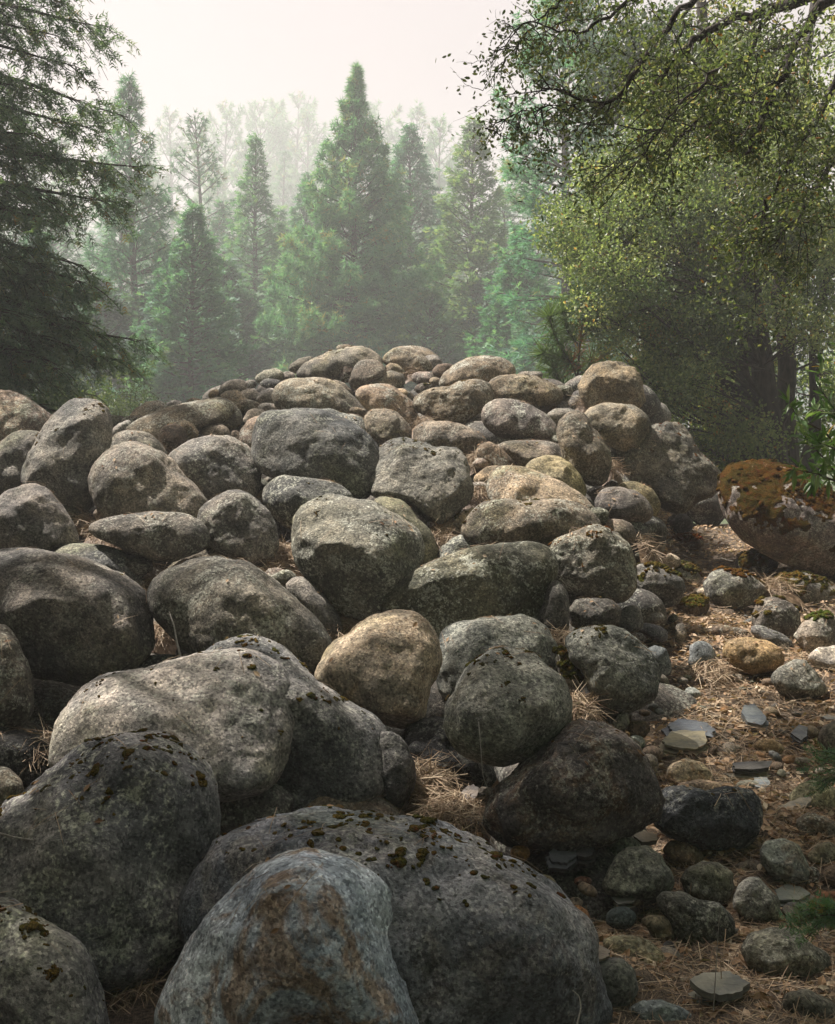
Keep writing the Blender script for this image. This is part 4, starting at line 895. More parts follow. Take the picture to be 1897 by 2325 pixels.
def leaf_tpl(n, ln, wd, spread, seed=1, tri=2):
    """a sprig of n leaves, each a folded kite of two triangles"""
    r = np.random.default_rng(seed); V = []; F = []
    for i in range(n):
        b = r.normal(size=3) * spread
        d = r.normal(size=3) + [0, .5, -.1]; d /= np.linalg.norm(d)
        s = np.cross(d, r.normal(size=3)); s /= np.linalg.norm(s); u = np.cross(s, d)
        L = ln * r.uniform(.7, 1.2); w = wd * r.uniform(.8, 1.2) / 2; k = len(V)
        V += [b, b + d * L * .45 + s * w + u * w * .5, b + d * L, b + d * L * .45 - s * w + u * w * .5]
        F += [(k, k + 1, k + 2), (k, k + 2, k + 3)]
    return np.array(V), np.array(F)

def conifer_mesh(seed, Ht, base, rad, kind, dens, size, gap=0.42, sparse=0.0, droop=0.35, vis=0.0, mat=None, limbs=5, ragged=0.0):
    """rad: list of (height fraction, radius in metres). base: crown base height. vis: nothing below this height is built"""
    r = np.random.default_rng(seed)
    rf, rr = zip(*rad)
    tb = Tubes(); P = []; D = []; Tn = []
    lean = r.normal(size=2) * 0.01 * Ht
    tz = np.linspace(max(0, vis - 1), Ht, 14); f = tz / Ht
    wob = np.stack([lean[0] * f ** 2 + 0.04 * np.sin(f * 9 + seed), lean[1] * f ** 2, tz], -1)
    tb.add(wob, np.maximum(0.015 * Ht * (1 - f) ** 0.8, 0.015), 7)
    z = max(base, vis)
    while z < Ht * 0.995:
        fr = z / Ht
        Rz = np.interp(fr, rf, rr)
        nb = r.integers(limbs - 1, limbs + 2); a0 = r.uniform(0, 6.28)
        cx = np.interp(z, tz, wob[:, 0]); cy = np.interp(z, tz, wob[:, 1])
        for b in range(nb):
            if r.random() < sparse: continue
            az = a0 + b * 6.283 / nb + r.normal() * .25
            L = Rz * r.uniform(.72 - .3 * ragged, 1.28 + .3 * ragged) * 1.15
            if L < 0.06: continue
            el = math.radians(np.interp(fr, [0, .5, .85, 1], [-4, 14, 38, 65]) + r.normal() * 6)
            ou = np.array([math.cos(az), math.sin(az), 0]); sd = np.array([-math.sin(az), math.cos(az), 0])
            def path(s): return np.array([cx, cy, z]) + np.multiply.outer(L * s * math.cos(el), ou) + np.multiply.outer(L * (math.sin(el) * s - droop * s ** 2 * (1 - fr) + 0.16 * s ** 4), [0, 0, 1])
            ss = np.linspace(0, .93, 5)
            if L > 0.35: tb.add(path(ss), np.linspace(0.014 * L + 0.012, 0.006 + size * .01, 5), 3)
            nt = max(3, int(.52 * dens * (0.25 + L * L * 0.9 + L * .35)))
            s = r.uniform(.10, 1, nt) ** .5
            lat = r.uniform(-1, 1, nt) * (0.34 * L * (1.12 - s) + .05)
            p = path(s) + lat[:, None] * sd * 1.0 - (np.abs(lat) * .25)[:, None] * [0, 0, 1] + r.normal(size=(nt, 3)) * [.02, .02, .06 + .03 * L]
            d = ou * (0.9) + np.sign(lat)[:, None] * sd * r.uniform(.1, 1.1, nt)[:, None] + np.array([0, 0, .25 if kind == 'pine' else -.12]) + r.normal(size=(nt, 3)) * .35
            P.append(p); D.append(d)
            Tn.append(np.clip(r.normal(.48, .22, nt) + 0.25 * (s - .6) + r.normal() * .12, 0, 1))
        z += gap * (0.35 + 0.65 * (1 - fr) ** .7) * r.uniform(.7, 1.3) * max(.5, Ht / 16)
    P = np.concatenate(P); D = np.concatenate(D); Tn = np.concatenate(Tn)
    if kind == 'pine': tv, tf = tuft_tpl(8, 0.23 * size, 0.030 * size, .75, seed)
    else: tv, tf = spray_tpl(4, 0.25 * size, 0.048 * size, 0.13 * size, seed)
    fr_ = frames(D, np.array([0, 0, 1.0]), r.normal(0, .5, len(P)), r)
    v, f_, tn = scatter(tv, tf, P, fr_, r.uniform(.75, 1.25, len(P)), Tn, .05, r)
    crown = mesh_np('crown', v, f_, mat or (M_PINE if kind == 'pine' else M_FIR), smooth=False, tone=tn)
    return crown, tb.mesh('trunk', M_PBARK)

FLOOR = -1.5
def place_tree(meshes, loc, label, group, name, tint=(1, 1, 1), scale=1.0, rot=0.0, cat='conifer'):
    e = obj(name, None, None, loc); e.rotation_euler = (0, 0, rot); e.scale = (scale,) * 3
    e.empty_display_size = .3
    tag(e, label, cat, group)
    c = obj('crown', meshes[0], e); c.color = (*tint, 1)
    obj('trunk', meshes[1], e)
    return e

def xat(px, d): return (px - 868) / 2281.8 * d      # 1736-wide view
def top_h(ty, d): return (900 - ty) / 2281.8 * d + 1.6 - FLOOR

G_MID = 'conifers standing beyond the rock pile'
def tree(px, ty, d, hw, kind, label, seed, prof=None, dens=20, size=1.0, base=.12, tint=(1, 1, 1), name=None, rot=0, **kw):
    ty += 24
    """px, ty: where the stem and tip stand on the 1736-wide view, d metres away; hw: half width of the foot of the crown there"""
    low = ty > 500
    if low: d *= 1.4; tint = (tint[0] * .95, tint[1] * .85, tint[2] * .92); size *= 1.35; dens *= .45
    Hh = top_h(ty, d); x = xat(px, d)
    rm = hw * (1.45 if low else 1.25) / 2281.8 * d
    if prof: prof = [(a, b * (1.22 - .18 * a)) for a, b in prof]
    if low: prof = [(0, rm), (.4, rm * .95), (.65, rm * .66), (.85, rm * .30), (.95, rm * .12), (1, .04)]; kw['ragged'] = .5
    prof = prof or [(0, rm), (.3, rm), (.55, rm * .72), (.8, rm * .36), (.93, rm * .13), (1, .02)]
    prof = [(a, b) for a, b in prof]
    vis = max(0, 1.2 + 0.01 * d)
    ms = conifer_mesh(seed, Hh, base * Hh, prof, kind, dens, size, vis=vis, **kw)
    return place_tree(ms, (x, d, FLOOR), label, G_MID, name or ('pine_tree' if kind == 'pine' else 'fir_tree'), tint, rot=rot), ms, Hh

# the trees one can tell apart, near to far
pm = lambda rm, *a: [(f, rm * k) for f, k in a]
tree(730, 142, 40, 152, 'pine', 'tallest pointed pine in the middle, standing straight behind the crest of the rocks', 3,
     pm(2.67, (0, 1), (.28, .98), (.42, .88), (.58, .66), (.72, .44), (.80, .32), (.88, .19), (.95, .09), (1, .02)), dens=24, size=1.15, base=.06, gap=.36, limbs=6, tint=(1.25, 1.3, 1.1))
tree(290, 165, 38, 88, 'pine', 'open-crowned pine at the left with a dark straight trunk, tip above its neighbours', 5,
     pm(1.5, (0, .9), (.3, 1.0), (.45, 1.05), (.6, .95), (.75, .6), (.9, .42), (.97, .22), (1, .05)), dens=20, size=1.1, base=.36, gap=.5, sparse=.15, tint=(.85, 1.0, .95))
tree(433, 243, 58, 62, 'pine', 'hazy thin pine with a bare lower trunk, right of the open-crowned one', 8,
     pm(1.6, (0, .5), (.5, .9), (.7, 1.0), (.85, .75), (.95, .5), (1, .1)), dens=11, size=1.3, base=.45, gap=.7, sparse=.3)
tree(536, 268, 48, 82, 'fir', 'slim yellow-tipped fir left of the tallest pine', 11,
     pm(1.75, (0, 1), (.3, 1), (.55, .72), (.75, .42), (.9, .2), (1, .03)), dens=26, size=1.1, tint=(1.35, 1.35, 1.0))
tree(400, 418, 33, 98, 'fir', 'rounded dark green fir in front of the hazy thin pine', 13, dens=34, tint=(1.1, 1.2, 1.0))
tree(636, 345, 54, 80, 'fir', 'fir half hidden behind the left side of the tallest pine', 17, dens=24, size=1.2, tint=(1.1, 1.25, 1.0))
tree(853, 252, 50, 88, 'fir', 'dark blue-green fir right behind the tallest pine', 19,
     pm(1.95, (0, .9), (.35, 1), (.6, .8), (.8, .55), (.92, .28), (1, .04)), dens=28, size=1.15, tint=(.9, 1.1, 1.0))
tree(978, 235, 44, 118, 'fir', 'yellow-green fir with broad drooping boughs, right of the middle', 23,
     pm(2.3, (0, .9), (.3, 1), (.5, .85), (.7, .52), (.85, .3), (.95, .16), (1, .03)), dens=30, size=1.1, tint=(1.7, 1.3, .85), gap=.5)
tree(1172, -60, 30, 112, 'pine', 'tall bluish pine partly hidden by the oak leaves at upper right', 29,
     pm(1.5, (0, .9), (.4, 1), (.6, 1), (.8, .85), (.93, .5), (1, .1)), dens=18, size=1.1, base=.33, gap=.5, sparse=.12, tint=(1.0, 1.25, 1.15))
tree(1078, 455, 36, 92, 'fir', 'soft green fir right of the broad yellow-green one', 31, dens=30, tint=(1.1, 1.3, 1.0))
tree(892, 585, 27, 72, 'fir', 'small young fir just behind the crest, below the yellow-green fir', 37, dens=40, size=.85, tint=(1.3, 1.3, 1.0))
tree(1130, 600, 24, 95, 'fir', 'young fir at the left foot of the oak, behind the long-needled sapling', 39, dens=36, size=.9, tint=(1.1, 1.15, 1.0))
tree(215, 560, 25, 105, 'fir', 'low dark fir at the left behind the drooping boughs', 41, dens=34, size=.9, tint=(.85, .9, .85))
tree(322, 585, 27, 92, 'fir', 'bushy dark fir in front of the trunk of the open-crowned pine', 43, dens=34, size=.9, tint=(1, 1.05, .9))
tree(475, 520, 29, 88, 'fir', 'dense green fir filling the gap below the slim yellow-tipped one', 47, dens=32, size=.95, tint=(1.0, 1.15, .95))
tree(606, 600, 31, 66, 'pine', 'short bright green pine at the left foot of the tallest pine', 53, dens=34, size=.9, tint=(1.3, 1.4, 1.05), gap=.35)
tree(790, 610, 33, 70, 'pine', 'short green pine at the right foot of the tallest pine', 57, dens=34, size=.9, tint=(1.1, 1.25, 1.0), gap=.35)
tree(1010, 560, 30, 82, 'fir', 'dusky fir in front of the trunk of the yellow-green fir', 59, dens=30, size=.95, tint=(1.1, 1.1, .95))
tree(95, 470, 30, 110, 'fir', 'dark fir glimpsed through the drooping boughs at the left edge', 61, dens=28, size=1.0, tint=(.8, .95, .9))
# farther trees: two meshes of each sort shared by the copies, each turned and sized on its own
far = []
for i, (kd, bs, sp, pf) in enumerate([('pine', .45, .25, pm(1, (0, .3), (.5, .9), (.7, 1), (.88, .7), (1, .12))), ('pine', .55, .35, pm(1, (0, .3), (.6, .85), (.8, 1), (.93, .75), (1, .2))),
                                     ('fir', .1, .05, pm(1, (0, 1), (.3, 1), (.6, .65), (.85, .28), (1, .04)))]):
    far.append(conifer_mesh(100 + i, 26.0, bs * 26, [(a, b * 2.5) for a, b in pf], kd, 7.5 if kd == 'pine' else 13, 2.1, gap=.95, sparse=sp, vis=4))
far.append(conifer_mesh(107, 26.0, 2.0, [(0, 4.2), (.3, 4.0), (.6, 2.6), (.85, 1.1), (1, .1)], 'fir', 9, 1.9, gap=.6, sparse=.05, vis=3))
FARL = [(370, 248, 92, 0, 'pale far pine on the skyline between the open-crowned and the thin pine'),
        (466, 252, 96, 1, 'faint far pine on the skyline just right of the hazy thin pine'),
        (512, 305, 88, 0, 'low faint far tree left of the slim yellow-tipped fir'),
        (562, 248, 104, 1, 'faintest far pine right of the slim fir, first of the cluster'),
        (588, 240, 110, 0, 'faintest far pine right of the slim fir, second of the cluster'),
        (612, 232, 108, 1, 'tip of the tallest faint far pine in the cluster left of the tallest pine'),
        (640, 252, 100, 0, 'faint far pine touching the left side of the tallest pine'),
        (786, 252, 98, 1, 'thin nearly bare far pine right of the tallest pine'),
        (872, 242, 90, 0, 'faint far pine behind the dark blue-green fir'),
        (908, 264, 76, 0, 'round-headed hazy pine between the dark fir and the yellow-green fir'),
        (935, 320, 84, 2, 'hazy fir in the gap left of the yellow-green fir'),
        (1048, 345, 68, 2, 'hazy fir right of the tip of the yellow-green fir'),
        (330, 330, 80, 2, 'hazy fir behind the right side of the open-crowned pine'),
        (455, 355, 78, 0, 'hazy pine behind the thin bare-trunked one'),
        (584, 330, 84, 2, 'hazy fir behind the slim yellow-tipped fir'),
        (690, 330, 86, 2, 'hazy fir behind the tallest pine'),
        (800, 340, 82, 2, 'hazy fir filling between the tallest pine and the dark fir'),
        (1100, 380, 74, 0, 'hazy pine left of the tall bluish one'),
        (230, 330, 72, 2, 'hazy fir at the left behind the open-crowned pine'),
        (150, 300, 66, 0, 'hazy pine seen through the left boughs'),
        (1215, 300, 70, 2, 'hazy fir behind the tall bluish pine'),
        (1300, 260, 74, 0, 'hazy pine behind the oak crown'),
        (60, 250, 70, 2, 'hazy fir behind the boughs at the left edge')]
MIDL = [(120, 420, 52, 'grey-green fir deep behind the left boughs'), (250, 440, 50, 'hazy fir between the left boughs and the open-crowned pine'), (345, 455, 56, 'hazy fir just right of the trunk of the open-crowned pine'),
        (470, 430, 60, 'soft hazy fir filling the gap between the thin pine and the slim fir'), (570, 440, 58, 'pale green fir filling the gap right of the slim yellow-tipped fir'), (605, 470, 52, 'fir filling the foot of the gap left of the tallest pine'),
        (815, 430, 60, 'pale green fir just right of the middle of the tallest pine'), (905, 420, 58, 'hazy fir between the dark fir and the yellow-green fir'), (1060, 400, 56, 'hazy green fir right behind the yellow-green fir'),
        (1110, 470, 50, 'green fir below the tall bluish pine'), (1190, 480, 48, 'hazy fir at the left rim of the oak crown'), (680, 480, 62, 'hazy fir glimpsed through the left side of the tallest pine'), (770, 470, 64, 'hazy fir glimpsed through the right side of the tallest pine')]
for i, (px, ty, d, lab) in enumerate(MIDL):
    s = top_h(ty, d) / 26.0
    e = place_tree(far[3], (xat(px, d), d, FLOOR), lab, G_MID, 'fir_tree', (1.05 + .1 * (i % 3), 1.15, 1), s, rot=i * 2.1); e.scale = (s * 1.45, s * 1.45, s)
for i, (px, ty, d, k, lab) in enumerate(FARL):
    d *= 1.55; s = top_h(ty, d) / 26.0
    place_tree(far[k], (xat(px, d), d, FLOOR), lab, 'hazy conifers far behind the rock pile', 'pine_tree' if k < 2 else 'fir_tree', (1.1, 1.1, 1), s, rot=i * 1.7)
r_ = np.random.default_rng(5)
coarse = conifer_mesh(150, 26.0, 1.5, [(0, 2.6), (.3, 2.5), (.6, 1.7), (.85, .8), (1, .1)], 'fir', 2.6, 4.2, gap=1.3, sparse=.05, vis=3)
print('COARSE', len(coarse[0].polygons))
def forest_mass(name, label, rows):
    V = []; F = []; T = []; n = 0
    me = coarse[0]
    v0 = np.empty(len(me.vertices) * 3, np.float32); me.vertices.foreach_get('co', v0); v0 = v0.reshape(-1, 3)
    f0 = np.empty(len(me.polygons) * 3, np.int32); me.loops.foreach_get('vertex_index', f0); f0 = f0.reshape(-1, 3)
    for d, n_, h0, h1 in rows:
        for px in np.linspace(-260, 2000, n_):
            keep = r_.random(len(f0)) < .45
            f = f0[keep]; u, inv = np.unique(f, return_inverse=True)
            s = r_.uniform(h0, h1) / 26.0; a = r_.uniform(0, 6.28)
            dd = d * r_.uniform(.93, 1.07); Rm = np.array([[math.cos(a), -math.sin(a), 0], [math.sin(a), math.cos(a), 0], [0, 0, 1]])
            v = v0[u] @ Rm.T * [1.5 * s, 1.5 * s, s] + [xat(px + r_.normal() * 20, dd), dd, FLOOR]
            V.append(v); F.append(inv.reshape(-1, 3) + n); n += len(v); T.append(r_.uniform(.2, .6, len(f)))
    o = obj(name, mesh_np(name, np.concatenate(V), np.concatenate(F), M_FIR, False, np.concatenate(T)))
    tag(o, label, 'forest', None, 'stuff')
forest_mass('forest', 'far wood closing the view behind the hazy conifers', [(75, 24, 14, 18), (120, 30, 22, 30), (185, 36, 32, 46)])

# unseen woods added around the viewer to block side and front sky light
def woods():
    r = np.random.default_rng(3); me = coarse[0]
    v0 = np.empty(len(me.vertices) * 3, np.float32); me.vertices.foreach_get('co', v0); v0 = v0.reshape(-1, 3)
    f0 = np.empty(len(me.polygons) * 3, np.int32); me.loops.foreach_get('vertex_index', f0); f0 = f0.reshape(-1, 3)
    V = []; F = []; n = 0
    for (x, y, h, w) in SHADE_WOODS:
        s = h / 26; v = v0 * [w, w, s] + [x, y, -.3]; V.append(v); F.append(f0 + n); n += len(v)
    o = obj('forest', mesh_np('forest', np.concatenate(V), np.concatenate(F), M_FIR, False, r.uniform(.2, .6, sum(map(len, F)))))
    tag(o, 'unseen woods added behind and beside the viewer to darken the near rocks', 'forest', None, 'stuff')
SHADE_WOODS = [(x_, y_, h_, 1.55) for x_, y_, h_ in ((-10, -3, 17), (-7, -8, 18), (-2.5, -8, 18), (2, -8.5, 18), (6.5, -7.5, 17), (10, -4, 17), (10.5, 7, 15), (-10.5, 1, 17), (-10, 4.5, 15), (-12, 8, 15), (-4.5, -12, 20), (0, -12, 20), (5, -12, 20), (-10, -12, 20),
         (11, -11, 20), (-14, -6, 19), (14, -6, 19), (13.5, 2, 18), (-14.5, 3, 18), (14, 9, 17), (0, -16, 24), (-8, -17, 24), (8, -17, 24), (12.5, 13, 16), (-13, 12, 15))]
woods()
SHADE_N = 46
# ------------------------------------------------------------------ near conifer at the left, trunk outside the frame
def near_conifer(loc, label, seed, branches, trunk_h, name='cedar_tree', group=None, dens=1.0, size=1.0, trunk_r=.22):
    """branches: (height, azimuth degrees, length, rise)"""
    r = np.random.default_rng(seed); tb = Tubes(); P = []; D = []; T = []
    zz = np.linspace(0, trunk_h, 9)
    tb.add(np.stack([0.05 * np.sin(zz * .4), 0.05 * np.cos(zz * .5), zz], -1), trunk_r * (1 - zz / trunk_h * .7), 10)
    for (z, az, L, rise) in branches:
        az = R(az); ou = np.array([math.cos(az), math.sin(az), 0]); sd = np.array([-ou[1], ou[0], 0])
        k = r.normal(size=2) * .12
        def path(s): return np.array([0, 0, z]) + np.multiply.outer(L * s, ou) + np.multiply.outer(L * (k[0] * s + k[1] * s * s), sd) + np.multiply.outer(L * (rise * s - .34 * s ** 2 + .12 * s ** 4), [0, 0, 1])
        ss = np.linspace(0, 1, 9); tb.add(path(ss), np.linspace(.012 * L + .012, .005, 9), 5)
        nt = int(L * 17 * dens)
        for s in np.sort(r.uniform(.10, 1.0, nt)):
            o = path(np.array([s]))[0]; side = 1 if r.random() < .5 else -1
            tl = (.30 + .42 * (1.05 - s) * min(L, 2.2) * .8) * r.uniform(.6, 1.25)
            d = ou * r.uniform(.35, .9) + sd * side * r.uniform(.3, 1.0) + np.array([0, 0, r.uniform(-.5, .12)])
            d /= np.linalg.norm(d)
            q = np.linspace(0, 1, 5)
            tw = o + np.multiply.outer(q * tl, d) + np.multiply.outer(-q ** 2 * tl * r.uniform(.15, .55), [0, 0, 1])
            tb.add(tw, np.linspace(.006, .002, 5), 3)
            m = int((5 + tl * 28) * dens)
            u = r.uniform(.08, 1, m)
            p = np.stack([np.interp(u, q, tw[:, i]) for i in range(3)], -1)
            p += r.normal(size=(m, 3)) * .035 + np.array([0, 0, -.02])
            dd = d * .8 + r.normal(size=(m, 3)) * .55 + np.array([0, 0, -.35])
            P.append(p); D.append(dd); T.append(np.clip(r.normal(.45, .2, m) + r.normal() * .12 + .2 * (s - .5), 0, 1))
    P = np.concatenate(P); D = np.concatenate(D); T = np.concatenate(T)
    tv, tf = spray_tpl(3, .11 * size, .014 * size, .060 * size, seed)
    v, f, tn = scatter(tv, tf, P, frames(D, np.array([0, 0, 1.]), r.uniform(-1, 1, len(P)), r), r.uniform(.7, 1.3, len(P)), T, .05, r)
    e = obj(name, None, None, loc); tag(e, label, 'conifer', group)
    c = obj('crown', mesh_np('crown', v, f, M_CEDAR, False, tn), e)
    obj('trunk', tb.mesh('trunk', M_BARK), e)
    return e
r5 = np.random.default_rng(21)
LX, LY = xat(-150, 11.0), 11.0
br = []
def lz(ypx, d=11.0): return (900 - ypx) / 2281.8 * d + 1.6 - FLOOR
# boughs one can follow: (height on the view, reach in view pixels from the trunk)
for ypx, reach, az, rise in [(-60, 350, -8, -.02), (20, 370, 6, .05), (95, 330, -14, -.05), (150, 385, 0, .02), (215, 340, 12, .05), (300, 300, -10, .1), (345, 455, -6, .14), (395, 400, 8, .12),
                             (430, 350, -20, 0), (480, 330, 4, -.05), (500, 350, -3, -.1), (545, 300, 14, -.1), (600, 330, -12, -.05), (650, 300, 2, -.05), (655, 440, -5, .06), (690, 400, 8, .04),
                             (720, 370, -14, .02), (760, 330, 6, 0), (700, 330, -30, 0), (600, 300, 25, 0), (250, 300, 28, 0), (400, 320, -30, .05), (500, 300, -40, 0), (300, 300, -35, 0), (180, 280, -28, 0), (60, 280, -25, 0), (800, 330, -8, 0)]:
    br.append((lz(ypx), az, reach / 2281.8 * 11.0, rise + .04))
for i in range(8):
    z = r5.uniform(lz(860), lz(-330)); br.append((z, r5.uniform(-75, 60), r5.uniform(.9, 1.75), r5.uniform(-.1, .15)))
for i in range(6):
    z = r5.uniform(lz(860), lz(-330)); br.append((z, r5.uniform(90, 270), r5.uniform(1.2, 2.0), r5.uniform(-.1, .15)))
near_conifer((LX, LY, FLOOR), 'dark drooping conifer filling the left edge, boughs reaching in over the forest', 31, br, 12.5)

# ------------------------------------------------------------------ broadleaf crowns
def leafy(loc, label, seed, trunks, clumps, mat, sprig, per, name, cat, group=None, tint=(1, 1, 1), twig=.02, bark=None, trunk_r=.1, squash=.75, crownname='crown'):
    """trunks: list of polylines (local); clumps: (x,y,z,radius). A limb runs from the closest trunk point to each clump"""
    r = np.random.default_rng(seed); tb = Tubes(); P = []; D = []; T = []
    tp = []
    for t, rad0 in trunks:
        t = np.array(t, float); q = np.linspace(0, 1, 14); qq = np.linspace(0, 1, len(t))
        c = np.stack([np.interp(q, qq, t[:, i]) for i in range(3)], -1); c[1:-1] += r.normal(size=(12, 3)) * .03
        tb.add(c, np.linspace(rad0, rad0 * .35, 14), 8); tp.append(c)
    tp = np.concatenate(tp)
    for (x, y, z, R_) in clumps:
        c = np.array([x, y, z])
        dist = np.linalg.norm((tp - c) * [1, 1, 1.0], axis=1) + np.clip(tp[:, 2] - z + .35 * np.hypot(*(tp[:, :2] - c[:2]).T), 0, None) * 2
        a = tp[dist.argmin()]
        q = np.linspace(0, 1, 7)[:, None]; mid = (a + c) / 2 + r.normal(size=3) * .22 * np.linalg.norm(c - a) + np.array([0, 0, .1])
        curve = (1 - q) ** 2 * a + 2 * q * (1 - q) * mid + q ** 2 * c
        tb.add(curve, np.linspace(.010 + .007 * np.linalg.norm(c - a), .005, 7), 5)
        for k in range(6):
            e = c + rand_dirs(1, r)[0] * R_ * [1, 1, squash] * .9
            s0 = curve[r.integers(3, 7)]; m = (s0 + e) / 2 + r.normal(size=3) * .1 * R_
            tb.add(np.array([s0, m, e]), [.006, .004, .002], 3)
        n = int(per * R_ ** 2)
        dr = rand_dirs(n, r); rr = R_ * r.uniform(.25, 1, n) ** .5 * (1 + .25 * vnoise(dr * 2.2 + seed + x, seed))
        P.append(c + dr * rr[:, None] * [1, 1, squash]); D.append(dr + r.normal(size=(n, 3)) * .5)
        T.append(np.clip(r.normal(.42, .2, n) + r.normal() * .17, 0, 1))
    P = np.concatenate(P); D = np.concatenate(D); T = np.concatenate(T)
    v, f, tn = scatter(*sprig, P, frames(D, np.array([0, 0, 1.]), r.uniform(-3, 3, len(P)), r), r.uniform(.75, 1.25, len(P)), T, .10, r)
    e = obj(name, None, None, loc); tag(e, label, cat, group)
    c = obj(crownname, mesh_np(crownname, v, f, mat, False, tn), e); c.color = (*tint, 1)
    obj('trunk', tb.mesh('trunk', bark or M_BARK), e)
    return e

def clumps_from(spec, origin, seed):
    """spec: rows (view x, view y, depth, radius px, count, spread x px, spread y px, spread depth m)"""
    r = np.random.default_rng(seed); out = []
    for (x, y, d, rp, n, sx, sy, sd) in spec:
        for i in range(n):
            dd = d + r.uniform(-sd, sd)
            p = dpoint(x + r.uniform(-sx, sx), y + r.uniform(-sy, sy), dd)
            R_ = rp / 2281.8 * dd * r.uniform(.7, 1.25)
            out.append((*(p - origin), R_))
    return out

oak_o = np.array([xat(1600, 13.5), 13.5, -0.2])
def loc_pts(*rows): return [tuple(dpoint(x, y, d) - oak_o) for x, y, d in rows]
tr = [(loc_pts((1612, 1010, 13.4), (1600, 820, 13.4), (1570, 640, 13.4), (1545, 480, 13.5), (1500, 330, 13.6), (1460, 150, 13.8), (1450, -100, 14)), .16),
      (loc_pts((1645, 1010, 13.7), (1640, 800, 13.6), (1625, 600, 13.6), (1640, 420, 13.6), (1660, 200, 13.8), (1700, -50, 14)), .13),
      (loc_pts((1580, 1000, 13.9), (1560, 850, 13.8), (1530, 700, 13.8), (1480, 560, 13.6), (1400, 430, 13.4), (1330, 300, 13.4)), .10),
      (loc_pts((1690, 1000, 14.0), (1690, 800, 13.9), (1710, 600, 13.8), (1760, 400, 13.6)), .09)]
leaf14 = leaf_tpl(6, .046, .030, .070, 3)
spec = [(1215, 500, 12.9, 60, 12, 75, 70, .6), (1290, 600, 12.7, 60, 16, 95, 95, .7), (1330, 440, 13.2, 58, 16, 110, 95, .8), (1400, 700, 12.9, 58, 16, 110, 100, .7),
        (1330, 760, 13.0, 48, 8, 70, 60, .5), (1450, 860, 13.6, 55, 12, 90, 70, .6), (1440, 520, 12.9, 60, 14, 100, 100, .7), (1500, 380, 13.2, 62, 14, 120, 110, .8),
        (1540, 250, 13.6, 66, 12, 170, 100, .9), (1640, 350, 13.2, 62, 12, 90, 130, .9), (1680, 620, 12.6, 55, 13, 70, 110, .5), (1700, 480, 12.9, 60, 8, 60, 60, .5),
        (1560, 560, 14.2, 60, 9, 80, 100, .4), (1560, 780, 14.4, 60, 8, 100, 90, .4), (1700, 860, 14.4, 55, 8, 70, 90, .4), (1600, 100, 14.0, 70, 10, 170, 110, .9),
        (1400, 180, 13.9, 60, 9, 110, 100, .8), (1440, 950, 13.9, 40, 6, 80, 35, .4), (1240, 380, 13.3, 50, 8, 60, 60, .5), (1300, 880, 13.2, 40, 5, 70, 40, .3), (1430, 790, 13.0, 58, 13, 95, 95, .5), (1520, 890, 12.9, 50, 9, 70, 60, .4), (1390, 900, 13.0, 42, 6, 60, 50, .3), (1520, 680, 12.9, 50, 7, 60, 80, .3)]
leafy(tuple(oak_o), 'broad live oak with several dark trunks, pale leaves on its left side', 77, tr, clumps_from(spec, oak_o, 4), M_OAK, leaf14, 800, 'oak_tree', 'oak', tint=(1.75, 1.75, 1.7))
# cottonwood / alder showing blue-green between the oak and the sky
co = np.array([xat(1340, 19), 19.0, -1.2])
def lp2(*rows): return [tuple(dpoint(x, y, d) - co) for x, y, d in rows]
leafy(tuple(co), 'blue-green leafy tree behind the oak, below the overhanging twigs', 78,
      [(lp2((1360, 960, 19), (1345, 600, 19), (1335, 300, 19), (1330, 100, 19)), .16)],
      clumps_from([(1330, 280, 18.8, 62, 26, 95, 160, 1.2), (1290, 420, 18.5, 60, 10, 80, 60, .8), (1360, 120, 19, 55, 10, 60, 80, .8)], co, 6), M_BLUE, leaf_tpl(5, .085, .055, .09, 5), 330, 'alder_tree', 'tree', tint=(1.1, 1.25, 1.15))
bo = np.array([xat(1560, 20), 20.0, -1.2])
leafy(tuple(bo), 'dim green thicket tree seen behind the oak trunks', 79, [([(0, 0, 0), (0, 0, 3), (.2, 0, 6)], .12)],
      clumps_from([(1560, 700, 20, 90, 26, 230, 260, 1.5), (1600, 350, 20, 90, 20, 220, 260, 1.5), (1480, 930, 18, 55, 10, 190, 35, .8)], bo, 8), M_BLUE, leaf_tpl(5, .10, .065, .11, 6), 170, 'alder_tree', 'tree', tint=(.8, .8, .6))

# brush at the far foot of the pile on both sides
for i, (px, py, d, rp, n, sx, sy, lab) in enumerate([(165, 850, 17, 45, 12, 110, 30, 'pale green bush behind the boulders at the left'), (1640, 985, 15, 45, 7, 60, 25, 'green bush behind the giant mossy boulder'),
                                                    (1410, 860, 15, 50, 12, 100, 90, 'green bush behind the blocky perched boulder'), (300, 850, 18, 40, 8, 90, 30, 'dark green bush behind the left skyline of the pile')]):
    o3 = np.array([xat(px, d), d, -1.0])
    leafy(tuple(o3), lab, 90 + i, [([(0, 0, 0), (0, 0, 1.0)], .03)], clumps_from([(px, py, d, rp, n, sx, sy, .8)], o3, 30 + i), M_BLUE, leaf_tpl(6, .06, .03, .07, 8 + i), 420, 'bush', 'bush', 'bushes behind the pile', tint=(1.3, 1.25, .8) if i != 3 else (.8, .8, .7))

